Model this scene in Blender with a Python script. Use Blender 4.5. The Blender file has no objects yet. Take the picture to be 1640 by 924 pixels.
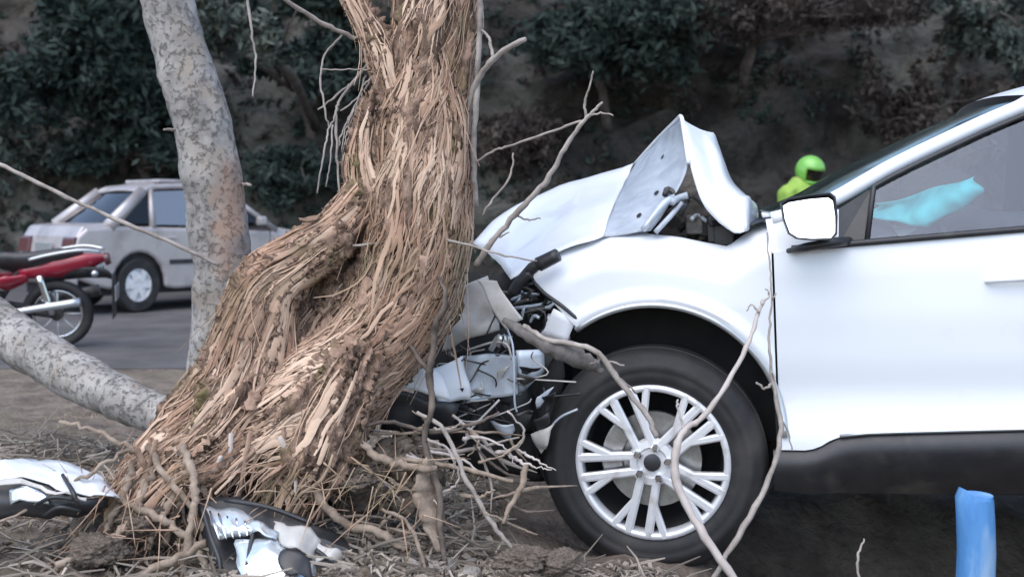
import bpy, bmesh, math, random
import numpy as np
from mathutils import Vector, Matrix, noise, Euler
R = math.radians
rnd = random.Random(7)
nrs = np.random.RandomState(11)
scene = bpy.context.scene
col = scene.collection

# ------------------------------------------------------------------ camera, sky, sun, exposure
F, CX, HY, CH = 1750.0, 820.0, 340.0, 1.14       # focal length (photo px), principal x, horizon row, eye height
cd = bpy.data.cameras.new('camera'); cam = bpy.data.objects.new('camera', cd); col.objects.link(cam)
cam.location = (0, 0, CH); cam.rotation_euler = (R(90), 0, 0)
cd.sensor_width = 36; cd.lens = 36 * F / 1640; cd.shift_y = -(462 - HY) / 1640
cd.clip_start = .05; cd.clip_end = 400
cd.dof.use_dof = True; cd.dof.focus_distance = 3.6; cd.dof.aperture_fstop = 3.0
scene.camera = cam
world = bpy.data.worlds.new('World'); scene.world = world; world.use_nodes = True
nt = world.node_tree; bg = nt.nodes['Background']
sky = nt.nodes.new('ShaderNodeTexSky'); sky.sky_type = 'NISHITA'; sky.sun_disc = False
SUN_EL, SUN_AZ = 58, 205                          # azimuth: clockwise from +Y
sky.sun_elevation = R(SUN_EL); sky.sun_rotation = R(SUN_AZ)
sky.air_density = 1.0; sky.dust_density = 1.2; sky.ozone_density = 1.0
nt.links.new(sky.outputs[0], bg.inputs[0]); bg.inputs[1].default_value = .15
sd = bpy.data.lights.new('sun', 'SUN'); sd.energy = 1.3; sd.angle = R(75); sd.color = (1, .98, .95)
sun = bpy.data.objects.new('sun', sd); col.objects.link(sun)
sdir = Vector((math.sin(R(SUN_AZ)) * math.cos(R(SUN_EL)), math.cos(R(SUN_AZ)) * math.cos(R(SUN_EL)), math.sin(R(SUN_EL))))
sun.rotation_euler = sdir.to_track_quat('Z', 'Y').to_euler()
vs = scene.view_settings
vs.view_transform = 'Standard'; vs.look = 'None'; vs.exposure = 1.0; vs.gamma = 1

# ------------------------------------------------------------------ helpers
def W(px, py, Y):
    return Vector(((px - CX) / F * Y, Y, CH - (py - HY) / F * Y))

def link(name, me, parent=None, smooth=True, m=None):
    o = bpy.data.objects.new(name, me); col.objects.link(o)
    if parent: o.parent = parent
    if m: me.materials.append(m) if not me.materials else None
    if smooth: me.shade_smooth()
    return o

def mk(name, vf, m, parent=None, smooth=True, auto=None):
    me = bpy.data.meshes.new(name); v, f = vf
    used = sorted({i for q in f for i in q})
    if len(used) < len(v):
        ix = {k: j for j, k in enumerate(used)}; v = [v[k] for k in used]; f = [tuple(ix[i] for i in q) for q in f]
    me.from_pydata([tuple(p) for p in v], [], [tuple(q) for q in f]); me.update()
    o = link(name, me, parent, smooth, m)
    if auto is not None and smooth:
        me.set_sharp_from_angle(angle=R(auto))
    return o

def tag(o, label, cat, group=None, kind=None):
    if label: o['label'] = label
    if cat: o['category'] = cat
    if group: o['group'] = group
    if kind: o['kind'] = kind
    return o

def empty(name, mat4=None):
    o = bpy.data.objects.new(name, None); col.objects.link(o); o.empty_display_size = .1
    if mat4 is not None: o.matrix_world = mat4
    return o

def join(*vfs):
    V, Fc = [], []
    for v, f in vfs:
        k = len(V); V += list(v); Fc += [tuple(i + k for i in q) for q in f]
    return V, Fc

def crom(pts, sub):
    P = [Vector(p) for p in pts]; n = len(P)
    if n < 3: return [P[0].lerp(P[-1], i / sub) for i in range(sub + 1)]
    out = []
    for i in range(n - 1):
        a = P[i - 1] if i else P[0] * 2 - P[1]; b = P[i]; c = P[i + 1]; d = P[i + 2] if i + 2 < n else P[-1] * 2 - P[-2]
        for k in range(sub):
            t = k / sub
            out.append(.5 * ((2 * b) + (c - a) * t + (2 * a - 5 * b + 4 * c - d) * t * t + (3 * b - a - 3 * c + d) * t ** 3))
    out.append(P[-1]); return out

def tube(path, radii, n=8, cap=True, flat=1.0):
    P = [Vector(p) for p in path]; m = len(P)
    if isinstance(radii, (int, float)): radii = [radii] * m
    V, Fc = [], []; t0 = (P[1] - P[0]).normalized()
    u = t0.orthogonal().normalized()
    for i in range(m):
        t = (P[min(i + 1, m - 1)] - P[max(i - 1, 0)])
        t = t.normalized() if t.length > 1e-9 else t0
        u = (u - t * u.dot(t)); u = u.normalized() if u.length > 1e-6 else t.orthogonal().normalized()
        w = t.cross(u)
        for k in range(n):
            a = 2 * math.pi * k / n
            V.append(P[i] + (u * math.cos(a) + w * (math.sin(a) * flat)) * radii[i])
    for i in range(m - 1):
        for k in range(n):
            Fc.append((i * n + k, i * n + (k + 1) % n, (i + 1) * n + (k + 1) % n, (i + 1) * n + k))
    if cap:
        Fc.append(tuple(range(n - 1, -1, -1))); Fc.append(tuple((m - 1) * n + k for k in range(n)))
    return V, Fc

def rad_interp(vals, m):
    return list(np.interp(np.linspace(0, len(vals) - 1, m), range(len(vals)), vals))

def limb(pts, rads, sub=6, n=10, wob=0.0, seed=0, flat=1.0):
    p = crom(pts, sub); r = rad_interp(rads, len(p))
    if wob:
        rr = random.Random(seed)
        p = [q + Vector((rr.gauss(0, wob), rr.gauss(0, wob), rr.gauss(0, wob))) if 0 < i < len(p) - 1 else q for i, q in enumerate(p)]
        r = [x * rr.uniform(.85, 1.15) for x in r]
    return tube(p, r, n, True, flat)

def box(x0, x1, y0, y1, z0, z1):
    v = [(x0, y0, z0), (x1, y0, z0), (x1, y1, z0), (x0, y1, z0), (x0, y0, z1), (x1, y0, z1), (x1, y1, z1), (x0, y1, z1)]
    return v, [(3, 2, 1, 0), (4, 5, 6, 7), (0, 1, 5, 4), (1, 2, 6, 5), (2, 3, 7, 6), (3, 0, 4, 7)]

def grid(rows):
    nr, nc = len(rows), len(rows[0]); V = [p for r in rows for p in r]
    return V, [(i * nc + j, i * nc + j + 1, (i + 1) * nc + j + 1, (i + 1) * nc + j) for i in range(nr - 1) for j in range(nc - 1)]

def lathe_y(prof, n=48, c=(0, 0, 0)):
    """prof: list of (y, r); spun about the y axis."""
    V, Fc = [], []
    for y, r in prof:
        for k in range(n):
            a = 2 * math.pi * k / n
            V.append((c[0] + r * math.cos(a), c[1] + y, c[2] + r * math.sin(a)))
    m = len(prof)
    for i in range(m - 1):
        for k in range(n):
            Fc.append((i * n + k, i * n + (k + 1) % n, (i + 1) * n + (k + 1) % n, (i + 1) * n + k))
    return V, Fc

def prism(poly, y0, y1, inset=0.0):
    """poly in (x,z), extruded along y; inset shrinks the far end."""
    n = len(poly)
    V = [(x, y0, z) for x, z in poly] + [(x, y1, z) for x, z in poly]
    Fc = [tuple(range(n)), tuple(range(2 * n - 1, n - 1, -1))]
    Fc += [(i, i + n, (i + 1) % n + n, (i + 1) % n) for i in range(n)]
    return V, Fc

def bevel(o, w=.01, seg=2):
    b = o.modifiers.new('bevel', 'BEVEL'); b.width = w; b.segments = seg; b.limit_method = 'ANGLE'; b.angle_limit = R(35)
    return o
def subsurf(o, lv=2):
    s = o.modifiers.new('sub', 'SUBSURF'); s.levels = lv; s.render_levels = lv; return o
def solid(o, t=.004):
    s = o.modifiers.new('thick', 'SOLIDIFY'); s.thickness = t; s.offset = 0; return o

def blob_mesh(name, parts, voxel, smooth_it=2):
    """several closed shapes fused into one continuous surface"""
    v, f = join(*parts)
    me = bpy.data.meshes.new(name); me.from_pydata([tuple(p) for p in v], [], f); me.update()
    o = bpy.data.objects.new(name, me); col.objects.link(o)
    r = o.modifiers.new('r', 'REMESH'); r.mode = 'VOXEL'; r.voxel_size = voxel
    if smooth_it:
        s = o.modifiers.new('s', 'SMOOTH'); s.iterations = smooth_it; s.factor = .5
    bpy.context.view_layer.update()
    ev = o.evaluated_get(bpy.context.evaluated_depsgraph_get())
    out = bpy.data.meshes.new_from_object(ev)
    bpy.data.objects.remove(o); bpy.data.meshes.remove(me)
    out.name = name
    return out

def ball(c, r, n=12, wob=.006):
    c = Vector(c); r = Vector(r) if not isinstance(r, (int, float)) else Vector((r, r, r))
    V, Fc = [], []
    m = n // 2
    for i in range(1, m):
        th = math.pi * i / m
        for k in range(n):
            a = 2 * math.pi * k / n
            V.append(c + Vector((r.x * math.sin(th) * math.cos(a), r.y * math.sin(th) * math.sin(a), r.z * math.cos(th))))
    for i in range(m - 2):
        for k in range(n):
            Fc.append((i * n + k, (i + 1) * n + k, (i + 1) * n + (k + 1) % n, i * n + (k + 1) % n))
    t = len(V); V += [c + Vector((0, 0, r.z)), c - Vector((0, 0, r.z))]
    for k in range(n):
        Fc.append((t, k, (k + 1) % n)); Fc.append((t + 1, (m - 2) * n + (k + 1) % n, (m - 2) * n + k))
    return V, Fc

# ------------------------------------------------------------------ materials
def mat(name, c1, c2=None, rough=.6, metal=0., scale=8., detail=6., bump=0., bscale=40., coat=0., stretch=(1, 1, 1), contrast=(.35, .65),
        c3=None, s3=2., c3r=(.5, .65), tint=None, spec=.5, rough2=None, bdist=.01):
    m = bpy.data.materials.new(name); m.use_nodes = True
    n = m.node_tree.nodes; l = m.node_tree.links; b = n['Principled BSDF']
    b.inputs['Roughness'].default_value = rough; b.inputs['Metallic'].default_value = metal
    b.inputs['Specular IOR Level'].default_value = spec
    if coat: b.inputs['Coat Weight'].default_value = coat; b.inputs['Coat Roughness'].default_value = .06
    tc = n.new('ShaderNodeTexCoord'); mp = n.new('ShaderNodeMapping'); mp.inputs['Scale'].default_value = stretch
    l.new(tc.outputs['Object'], mp.inputs['Vector'])
    last = None
    if c2 is not None:
        nz = n.new('ShaderNodeTexNoise'); nz.inputs['Scale'].default_value = scale; nz.inputs['Detail'].default_value = detail
        nz.inputs['Roughness'].default_value = .65
        l.new(mp.outputs[0], nz.inputs['Vector'])
        cr = n.new('ShaderNodeValToRGB'); cr.color_ramp.elements[0].position = contrast[0]; cr.color_ramp.elements[1].position = contrast[1]
        cr.color_ramp.elements[0].color = (*c1, 1); cr.color_ramp.elements[1].color = (*c2, 1)
        l.new(nz.outputs['Fac'], cr.inputs[0]); last = cr.outputs[0]
        if rough2 is not None:
            mr = n.new('ShaderNodeMapRange'); mr.inputs[3].default_value = rough; mr.inputs[4].default_value = rough2
            l.new(nz.outputs['Fac'], mr.inputs[0]); l.new(mr.outputs[0], b.inputs['Roughness'])
    if c3 is not None:
        nz3 = n.new('ShaderNodeTexNoise'); nz3.inputs['Scale'].default_value = s3; nz3.inputs['Detail'].default_value = 5
        l.new(mp.outputs[0], nz3.inputs['Vector'])
        mr = n.new('ShaderNodeMapRange'); mr.inputs[1].default_value = c3r[0]; mr.inputs[2].default_value = c3r[1]
        l.new(nz3.outputs['Fac'], mr.inputs[0])
        mx = n.new('ShaderNodeMixRGB'); l.new(mr.outputs[0], mx.inputs[0])
        if last: l.new(last, mx.inputs[1])
        else: mx.inputs[1].default_value = (*c1, 1)
        mx.inputs[2].default_value = (*c3, 1); last = mx.outputs[0]
    if tint is not None:      # per-piece colour variation stored on the mesh
        at = n.new('ShaderNodeAttribute'); at.attribute_name = 'tint'
        mx = n.new('ShaderNodeMixRGB'); l.new(at.outputs['Fac'], mx.inputs[0])
        if last: l.new(last, mx.inputs[1])
        else: mx.inputs[1].default_value = (*c1, 1)
        mx.inputs[2].default_value = (*tint, 1); last = mx.outputs[0]
    if last: l.new(last, b.inputs['Base Color'])
    else: b.inputs['Base Color'].default_value = (*c1, 1)
    if bump:
        nb = n.new('ShaderNodeTexNoise'); nb.inputs['Scale'].default_value = bscale; nb.inputs['Detail'].default_value = 8
        l.new(mp.outputs[0], nb.inputs['Vector'])
        bp = n.new('ShaderNodeBump'); bp.inputs['Strength'].default_value = bump; bp.inputs['Distance'].default_value = bdist
        l.new(nb.outputs['Fac'], bp.inputs['Height']); l.new(bp.outputs[0], b.inputs['Normal'])
    return m

def glass_mat(name, tint, refl, gcol=(1, 1, 1), rough=.02):
    m = bpy.data.materials.new(name); m.use_nodes = True
    n = m.node_tree.nodes; l = m.node_tree.links
    n.remove(n['Principled BSDF']); out = n['Material Output']
    t = n.new('ShaderNodeBsdfTransparent'); t.inputs[0].default_value = (*tint, 1)
    g = n.new('ShaderNodeBsdfGlossy'); g.inputs['Roughness'].default_value = rough; g.inputs['Color'].default_value = (*gcol, 1)
    fr = n.new('ShaderNodeLayerWeight'); fr.inputs[0].default_value = .5
    mr = n.new('ShaderNodeMapRange'); mr.inputs[3].default_value = refl; mr.inputs[4].default_value = .9
    pw_ = n.new('ShaderNodeMath'); pw_.operation = 'POWER'; pw_.inputs[1].default_value = 4; l.new(fr.outputs['Facing'], pw_.inputs[0]); l.new(pw_.outputs[0], mr.inputs[0])
    mx = n.new('ShaderNodeMixShader'); l.new(mr.outputs[0], mx.inputs[0]); l.new(t.outputs[0], mx.inputs[1]); l.new(g.outputs[0], mx.inputs[2])
    l.new(mx.outputs[0], out.inputs['Surface'])
    return m

M = {}
M['paint'] = mat('white_paint', (.76, .785, .82), (.78, .80, .835), rough=.38, scale=3, coat=.35, c3=(.66, .63, .58), s3=5, c3r=(.62, .9), spec=.35)
M['hood_under'] = mat('hood_inner', (.33, .37, .42), (.46, .50, .55), rough=.45, scale=14, bump=.5, bscale=9, bdist=.02)
M['blackp'] = mat('black_plastic', (.018, .019, .022), (.035, .034, .036), rough=.45, scale=10, c3=(.10, .09, .08), s3=6, c3r=(.58, .8), bump=.15, bscale=200, bdist=.002)
M['liner'] = mat('liner_black', (.010, .010, .011), (.022, .021, .021), rough=.8, scale=8)
M['rubber'] = mat('tyre_rubber', (.012, .012, .0135), (.024, .023, .0235), rough=.7, scale=12, c3=(.062, .055, .05), s3=5, c3r=(.52, .8), bump=.2, bscale=90, bdist=.003)
M['alloy'] = mat('alloy_silver', (.74, .74, .76), (.80, .80, .82), rough=.33, metal=.35, scale=20, c3=(.38, .34, .30), s3=14, c3r=(.6, .85))
M['alloy_dark'] = mat('alloy_pocket', (.05, .05, .055), rough=.4, metal=.5)
M['disc'] = mat('brake_steel', (.30, .29, .28), (.42, .41, .40), rough=.35, metal=.8, scale=30)
M['chrome'] = mat('chrome', (.75, .76, .78), rough=.12, metal=1)
M['steel'] = mat('crushed_steel', (.45, .50, .57), (.62, .68, .75), rough=.4, metal=.25, scale=9, bump=.4, bscale=14, bdist=.01, c3=(.30, .26, .22), s3=7, c3r=(.58, .8))
M['bumpgrey'] = mat('bumper_skin', (.42, .40, .37), (.55, .53, .50), rough=.55, scale=8, bump=.3, bscale=12, c3=(.28, .22, .17), s3=9, c3r=(.55, .8))
M['darkmet'] = mat('engine_metal', (.04, .038, .036), (.13, .12, .11), rough=.5, metal=.4, scale=16, bump=.4, bscale=30)
M['trim'] = mat('satin_trim', (.55, .57, .58), rough=.3, metal=.7)
M['interior'] = mat('interior_dark', (.03, .03, .033), (.05, .05, .052), rough=.75, scale=20)
M['seat'] = mat('seat_cloth', (.05, .05, .055), (.08, .08, .085), rough=.9, scale=40)
M['teal'] = mat('teal_reflection_colour', (.04, .46, .47), (.09, .62, .60), rough=.8, scale=5, bump=.3, bscale=12)  # teal of a window reflection, painted onto a sheet behind the glass
M['winglass'] = glass_mat('side_glass', (.80, .86, .90), .075, (.75, .84, 1))
M['wsglass'] = glass_mat('windscreen_glass', (.45, .52, .50), .14, (.8, .85, .8), .12)
M['sedanglass'] = glass_mat('car_side_glass', (.3, .3, .32), .5, (1, .86, .76))
M['darkglass'] = glass_mat('dark_glass', (.16, .16, .18), .06, (1, .92, .88))
M['mirror'] = mat('mirror_glass', (.93, .94, .95), rough=.03, metal=1)
M['lens'] = glass_mat('lamp_lens', (.9, .95, 1), .25)
M['reflector'] = mat('lamp_reflector', (.72, .80, .86), (.85, .9, .95), rough=.15, metal=.6, scale=12)

M['bark'] = mat('torn_bark', (.06, .036, .026), (.44, .29, .21), rough=.92, scale=9, detail=10, stretch=(2.6, 2.6, .8), contrast=(.34, .66), bump=1, bscale=26, bdist=.02,
                c3=(.17, .135, .06), s3=3.2, c3r=(.56, .68))
M['fibre'] = mat('bark_fibre', (.226, .122, .078), (.44, .277, .187), rough=.88, scale=6, detail=6, tint=(.62, .456, .338), c3=(.20, .15, .085), s3=3.6, c3r=(.52, .64), bump=.6, bscale=60, bdist=.004)
M['bark_flap'] = mat('bark_flap', (.16, .10, .07), (.46, .31, .225), rough=.92, scale=14, detail=8, bump=.9, bscale=40, bdist=.01, c3=(.36, .23, .165), s3=7, c3r=(.52, .66))
M['root'] = mat('root_bark', (.15, .11, .08), (.38, .30, .235), rough=.9, scale=16, bump=.7, bscale=40, bdist=.006)
M['twig'] = mat('twig_bark', (.20, .17, .15), (.42, .37, .33), rough=.85, scale=14, bump=.5, bscale=60, bdist=.003)
M['twigdark'] = mat('dark_twig', (.045, .034, .028), (.16, .125, .10), rough=.85, scale=14, bump=.5, bscale=60, bdist=.004)
M['palewood'] = mat('pale_wood', (.36, .31, .28), (.56, .50, .46), rough=.8, scale=12, stretch=(1, 1, .3))
M['greylog'] = mat('grey_wood', (.06, .054, .05), (.24, .215, .20), rough=.85, scale=10, bump=.6, bscale=30)

def grey_bark(name, scars):
    m = mat(name, (.21, .195, .183), (.385, .36, .335), rough=.92, scale=9, detail=12, contrast=(.38, .62), c3=(.30, .255, .21), s3=6, c3r=(.52, .7))
    n = m.node_tree.nodes; l = m.node_tree.links; b = n['Principled BSDF']
    tc = [q for q in n if q.type == 'TEX_COORD'][0]
    nz = n.new('ShaderNodeTexNoise'); nz.inputs['Scale'].default_value = 38; nz.inputs['Detail'].default_value = 7; nz.inputs['Roughness'].default_value = .7; nz.inputs['Distortion'].default_value = .25
    l.new(tc.outputs['Object'], nz.inputs['Vector'])
    mr = n.new('ShaderNodeMapRange'); mr.inputs[1].default_value = .30; mr.inputs[2].default_value = .47
    l.new(nz.outputs['Fac'], mr.inputs[0])
    src = b.inputs['Base Color'].links[0].from_socket
    mx = n.new('ShaderNodeMixRGB'); mx.inputs[1].default_value = (.175, .16, .148, 1)
    l.new(mr.outputs[0], mx.inputs[0]); l.new(src, mx.inputs[2]); last = mx.outputs[0]
    for c, rad in scars:
        vm = n.new('ShaderNodeVectorMath'); vm.operation = 'SUBTRACT'; vm.inputs[1].default_value = c
        l.new(tc.outputs['Object'], vm.inputs[0])
        ml = n.new('ShaderNodeVectorMath'); ml.operation = 'MULTIPLY'; ml.inputs[1].default_value = (1 / rad[0], 1 / rad[1], 1 / rad[2]); l.new(vm.outputs[0], ml.inputs[0])
        ln = n.new('ShaderNodeVectorMath'); ln.operation = 'LENGTH'; l.new(ml.outputs[0], ln.inputs[0])
        ad = n.new('ShaderNodeMath'); ad.operation = 'ADD'; l.new(ln.outputs['Value'], ad.inputs[0])
        n2 = n.new('ShaderNodeTexNoise'); n2.inputs['Scale'].default_value = 11; l.new(tc.outputs['Object'], n2.inputs['Vector'])
        sc = n.new('ShaderNodeMath'); sc.operation = 'MULTIPLY_ADD'; sc.inputs[1].default_value = 2.2; sc.inputs[2].default_value = -1.1
        l.new(n2.outputs['Fac'], sc.inputs[0]); l.new(sc.outputs[0], ad.inputs[1])
        rr = n.new('ShaderNodeMapRange'); rr.inputs[1].default_value = .35; rr.inputs[2].default_value = 1.15; rr.inputs[3].default_value = .9; rr.inputs[4].default_value = 0
        l.new(ad.outputs[0], rr.inputs[0])
        m2 = n.new('ShaderNodeMixRGB'); l.new(rr.outputs[0], m2.inputs[0]); l.new(last, m2.inputs[1]); m2.inputs[2].default_value = (.38, .25, .185, 1); last = m2.outputs[0]
    l.new(last, b.inputs['Base Color'])
    bp = n.new('ShaderNodeBump'); bp.inputs['Strength'].default_value = .8; bp.inputs['Distance'].default_value = .012
    l.new(mr.outputs[0], bp.inputs['Height']); l.new(bp.outputs[0], b.inputs['Normal'])
    return m
M['greybark'] = grey_bark('grey_bark', [(tuple(W(368, 350, 4.4)), (.075, .22, .27))])

M['dirt'] = mat('dirt', (.080, .060, .046), (.225, .178, .14), rough=.95, scale=5, detail=10, bump=.9, bscale=28, bdist=.03, c3=(.17, .15, .10), s3=1.4, c3r=(.5, .7))
M['clod'] = mat('clod', (.07, .052, .04), (.30, .24, .19), rough=.95, scale=14, detail=9, bump=.8, bscale=40)
M['clay'] = mat('pale_clay', (.22, .20, .18), (.36, .33, .31), rough=.95, scale=10, bump=.6, bscale=30)
M['stone'] = mat('stone', (.24, .215, .19), (.42, .385, .35), rough=.9, scale=10, bump=.5, bscale=40)
M['asphalt'] = mat('dusty_road', (.065, .060, .060), (.12, .112, .11), rough=.9, scale=1.5, detail=10, bump=.4, bscale=60)
M['bank'] = mat('bank_soil', (.024, .021, .019), (.080, .073, .065), rough=1, scale=.9, detail=10, bump=1, bscale=3, bdist=.3, c3=(.165, .16, .14), s3=.28, c3r=(.50, .62), spec=.1)
M['leafdark'] = mat('leaf_dark', (.026, .040, .034), rough=.7, tint=(.088, .112, .094), spec=.15)
M['leafpale'] = mat('leaf_pale', (.045, .058, .048), rough=.6, tint=(.17, .19, .16), spec=.2)
M['leafdry'] = mat('leaf_dry', (.040, .032, .029), rough=.8, tint=(.14, .115, .10), spec=.1)
M['scrubwood'] = mat('scrub_wood', (.08, .065, .055), (.20, .17, .15), rough=.9, scale=6)
M['litter'] = mat('leaf_litter', (.10, .078, .06), rough=.9, tint=(.46, .395, .33))
M['grass'] = mat('dry_grass', (.20, .17, .09), rough=.8, tint=(.42, .36, .22))
M['blue'] = mat('blue_paint', (.055, .20, .48), (.13, .33, .62), rough=.55, scale=9, stretch=(1, 1, .3), c3=(.34, .46, .60), s3=9, c3r=(.52, .72), bump=.3, bscale=40, bdist=.004)
M['silver'] = mat('silver_paint', (.42, .385, .385), (.50, .46, .455), rough=.35, metal=.3, scale=3, coat=.3, c3=(.22, .20, .19), s3=2.5, c3r=(.5, .8))
M['red'] = mat('red_paint', (.26, .010, .028), (.36, .016, .04), rough=.3, scale=4, coat=.5)
M['hivis'] = mat('hivis', (.20, .34, .05), (.32, .48, .08), rough=.7, scale=8)
M['helmet'] = mat('helmet_paint', (.15, .42, .06), (.24, .52, .10), rough=.3, scale=6, coat=.5)
M['trouser'] = mat('trouser', (.03, .04, .035), (.05, .06, .05), rough=.9, scale=20)
M['skin'] = mat('skin', (.30, .17, .11), (.34, .20, .13), rough=.6, scale=20)
M['lampred'] = mat('tail_lamp', (.10, .03, .03), rough=.2, coat=.5)

# ------------------------------------------------------------------ ground, road, hillside
def fbm(x, y, z=0., o=4):
    return noise.fractal(Vector((x, y, z)), 1.0, 2.0, o)
def sstep(a, b, t):
    t = min(1, max(0, (t - a) / (b - a))); return t * t * (3 - 2 * t)
def ground_h(x, y):
    near = 1 - sstep(6.0, 8.0, y)
    side = 1 - sstep(3.5, 6, abs(x))
    h = -.05
    berm = (.20 - .10 * sstep(-.4, .35, x)) * (1 - sstep(.35, .75, x)) * (1 - sstep(3.25, 4.3, y)) * sstep(.8, 2.0, y)
    back = .12 * (1 - sstep(-.6, .3, x)) * sstep(3.3, 4.0, y) * (1 - sstep(4.6, 6.6, y))
    ditch = -.40 * sstep(.62, .95, x) * (1 - sstep(4.15, 4.75, y)) * sstep(1.6, 2.6, y) * (1 - sstep(2.3, 3.0, x))
    ridge = -.06 * sstep(.62, .95, x) * sstep(4.5, 4.9, y) * (1 - sstep(6.2, 7.6, y)) * (1 + .5 * fbm(x * 3.0, 7.3))
    ditch += .45 * sstep(.75, 1.2, x) * (1 - sstep(2.0, 2.4, y)) * sstep(.3, 1.2, y) * (1 - sstep(2.6, 3.2, x))  # added unseen near bank, keeps low sky light out of the ditch
    h += (berm + back + ditch + ridge) * side
    if x > .6 and y > 4.4: h += near * .05 * fbm(x * 4, y * 3, 5.5)
    h += near * (.035 * fbm(x * 2.2, y * 2.2, 1.7) + .022 * fbm(x * 8, y * 8, 4.1) + .012 * noise.noise(Vector((x * 24, y * 24, 2))))
    return h
xs = np.concatenate([[-150, -90, -50, -30, -20, -14, -9, -6.5, -5, -4, -3.4], np.arange(-3.0, 2.601, .035), [3, 3.5, 4.2, 5, 6.5, 9, 14, 20, 30, 50, 90, 150]])
ys = np.concatenate([[-150, -80, -40, -20, -10, -5, -2, 0, .8, 1.4, 1.9], np.arange(2.2, 6.5, .035), np.arange(6.6, 8.2, .2), [9, 11, 14, 20, 28, 45, 80, 150]])
V = [(x, y, ground_h(x, y)) for y in ys for x in xs]; nc = len(xs)
g = mk('ground', (V, [(i * nc + j, i * nc + j + 1, (i + 1) * nc + j + 1, (i + 1) * nc + j) for i in range(len(ys) - 1) for j in range(nc - 1)]), M['dirt'])
g['kind'] = 'structure'
road = mk('road', grid([[(x, y, -.046) for x in (-60, -20, 0, 20, 60)] for y in (8.3, 12, 16, 20.2)]), M['asphalt']); road['kind'] = 'structure'

BANK = [(20.4, -.06), (20.9, .6), (21.3, 1.6), (21.5, 2.6), (21.9, 3.6), (22.6, 4.6), (24, 5.8), (27, 7.5), (33, 10), (48, 15), (90, 24)]
def bank_pt(x, v):
    k = v * (len(BANK) - 1); i = min(int(k), len(BANK) - 2); t = k - i
    y = BANK[i][0] * (1 - t) + BANK[i + 1][0] * t; z = BANK[i][1] * (1 - t) + BANK[i + 1][1] * t
    a = min(1, v * 12)
    n1 = fbm(x * .35, z * .5, 3.0, 5); n2 = fbm(x * 1.1, z * 1.3, 9.0, 5)
    return (x, y - a * (.9 * n1 + .35 * n2) + .02 * x * math.sin(x * .2), z + a * .25 * n2)
bxs = np.concatenate([[-90, -60, -40, -28], np.arange(-20, 20.1, .22), [28, 40, 60, 90]])
bvs = np.concatenate([np.arange(0, .62, .012), np.linspace(.64, 1, 12)])
hill = mk('hillside', grid([[bank_pt(x, v) for x in bxs] for v in bvs]), M['bank']); hill['kind'] = 'structure'

# ------------------------------------------------------------------ bushes and trees of the bank
def leaf_mesh(name, blobs, n, size, seed, m, droop=.25):
    """leaf-sized quads in clumps through the ellipsoids; one mesh with a per-leaf tint"""
    rs = np.random.RandomState(seed)
    P = []; T = []
    per = max(1, n // len(blobs))
    for c, r in blobs:
        c = np.array(c); r = np.array(r)
        ncl = max(6, per // 45)
        d = rs.normal(size=(ncl, 3)); d /= np.linalg.norm(d, axis=1)[:, None]
        cl = c + d * r * (rs.uniform(.25, 1.0, (ncl, 1)) ** .6)
        ct = rs.uniform(0, 1, ncl)
        idx = rs.randint(0, ncl, per)
        P.append(cl[idx] + rs.normal(size=(per, 3)) * r.mean() * .13); T.append(np.clip(ct[idx] * .75 + rs.uniform(-.25, .35, per), 0, 1))
    P = np.concatenate(P); T = np.concatenate(T); k = len(P)
    a = rs.normal(size=(k, 3)); a[:, 2] -= droop; a /= np.linalg.norm(a, axis=1)[:, None]
    b = rs.normal(size=(k, 3)); b -= a * (a * b).sum(1)[:, None]; b /= np.linalg.norm(b, axis=1)[:, None]
    s = (size * rs.uniform(.6, 1.5, k))[:, None]
    V = np.stack([P - a * s, P + b * s * .36, P + a * s, P - b * s * .36], 1).reshape(-1, 3)
    me = bpy.data.meshes.new(name)
    me.from_pydata(V.tolist(), [], np.arange(4 * k).reshape(-1, 4).tolist()); me.update()
    at = me.attributes.new('tint', 'FLOAT', 'POINT'); at.data.foreach_set('value', np.repeat(T, 4).astype(np.float32))
    me.materials.append(m)
    return me

def bush(name, label, cat, px, py, Y, rx, ry, n, size, seed, m, root=None, group=None, twigs=14):
    c = W(px, py, Y); s = Y / F; rs = random.Random(seed)
    blobs = []
    for i in range(9):
        a = rs.uniform(0, 6.28); q = rs.uniform(.1, .8)
        blobs.append(((c.x + math.cos(a) * q * rx * s, c.y + rs.uniform(-.5, .5) * rx * s * .7, c.z + math.sin(a) * q * ry * s),
                      (rx * s * rs.uniform(.3, .5), rx * s * rs.uniform(.3, .5), ry * s * rs.uniform(.3, .5))))
    base = Vector(root) if root else Vector((c.x + rs.uniform(-.3, .3), max(21.6, c.y + .6), max(0, c.z - ry * s * 1.1)))
    o = empty(name, Matrix.Translation(base)); tag(o, label, cat, group)
    lm = leaf_mesh('foliage', blobs, n, size, seed, m); lm.transform(Matrix.Translation(-base))
    link('crown', lm, o, False)
    parts = [limb([Vector((0, 0, -.3)), (c - base) * .5 + Vector((rs.uniform(-.2, .2), 0, .1)), c - base], [.11, .08, .05], 5, 7, .02, seed)]
    for i in range(twigs):
        b = rs.choice(blobs)[0]; e = Vector(b) - base + Vector((rs.gauss(0, .3), rs.gauss(0, .3), rs.gauss(0, .25)))
        st = (c - base) * rs.uniform(.35, 1)
        parts.append(limb([st, (st + e) / 2 + Vector((0, 0, rs.uniform(-.1, .2))), e], [.035, .022, .008], 4, 5, .02, seed + i))
    mk('trunk', join(*parts), M['scrubwood'], o)
    return o
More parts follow.
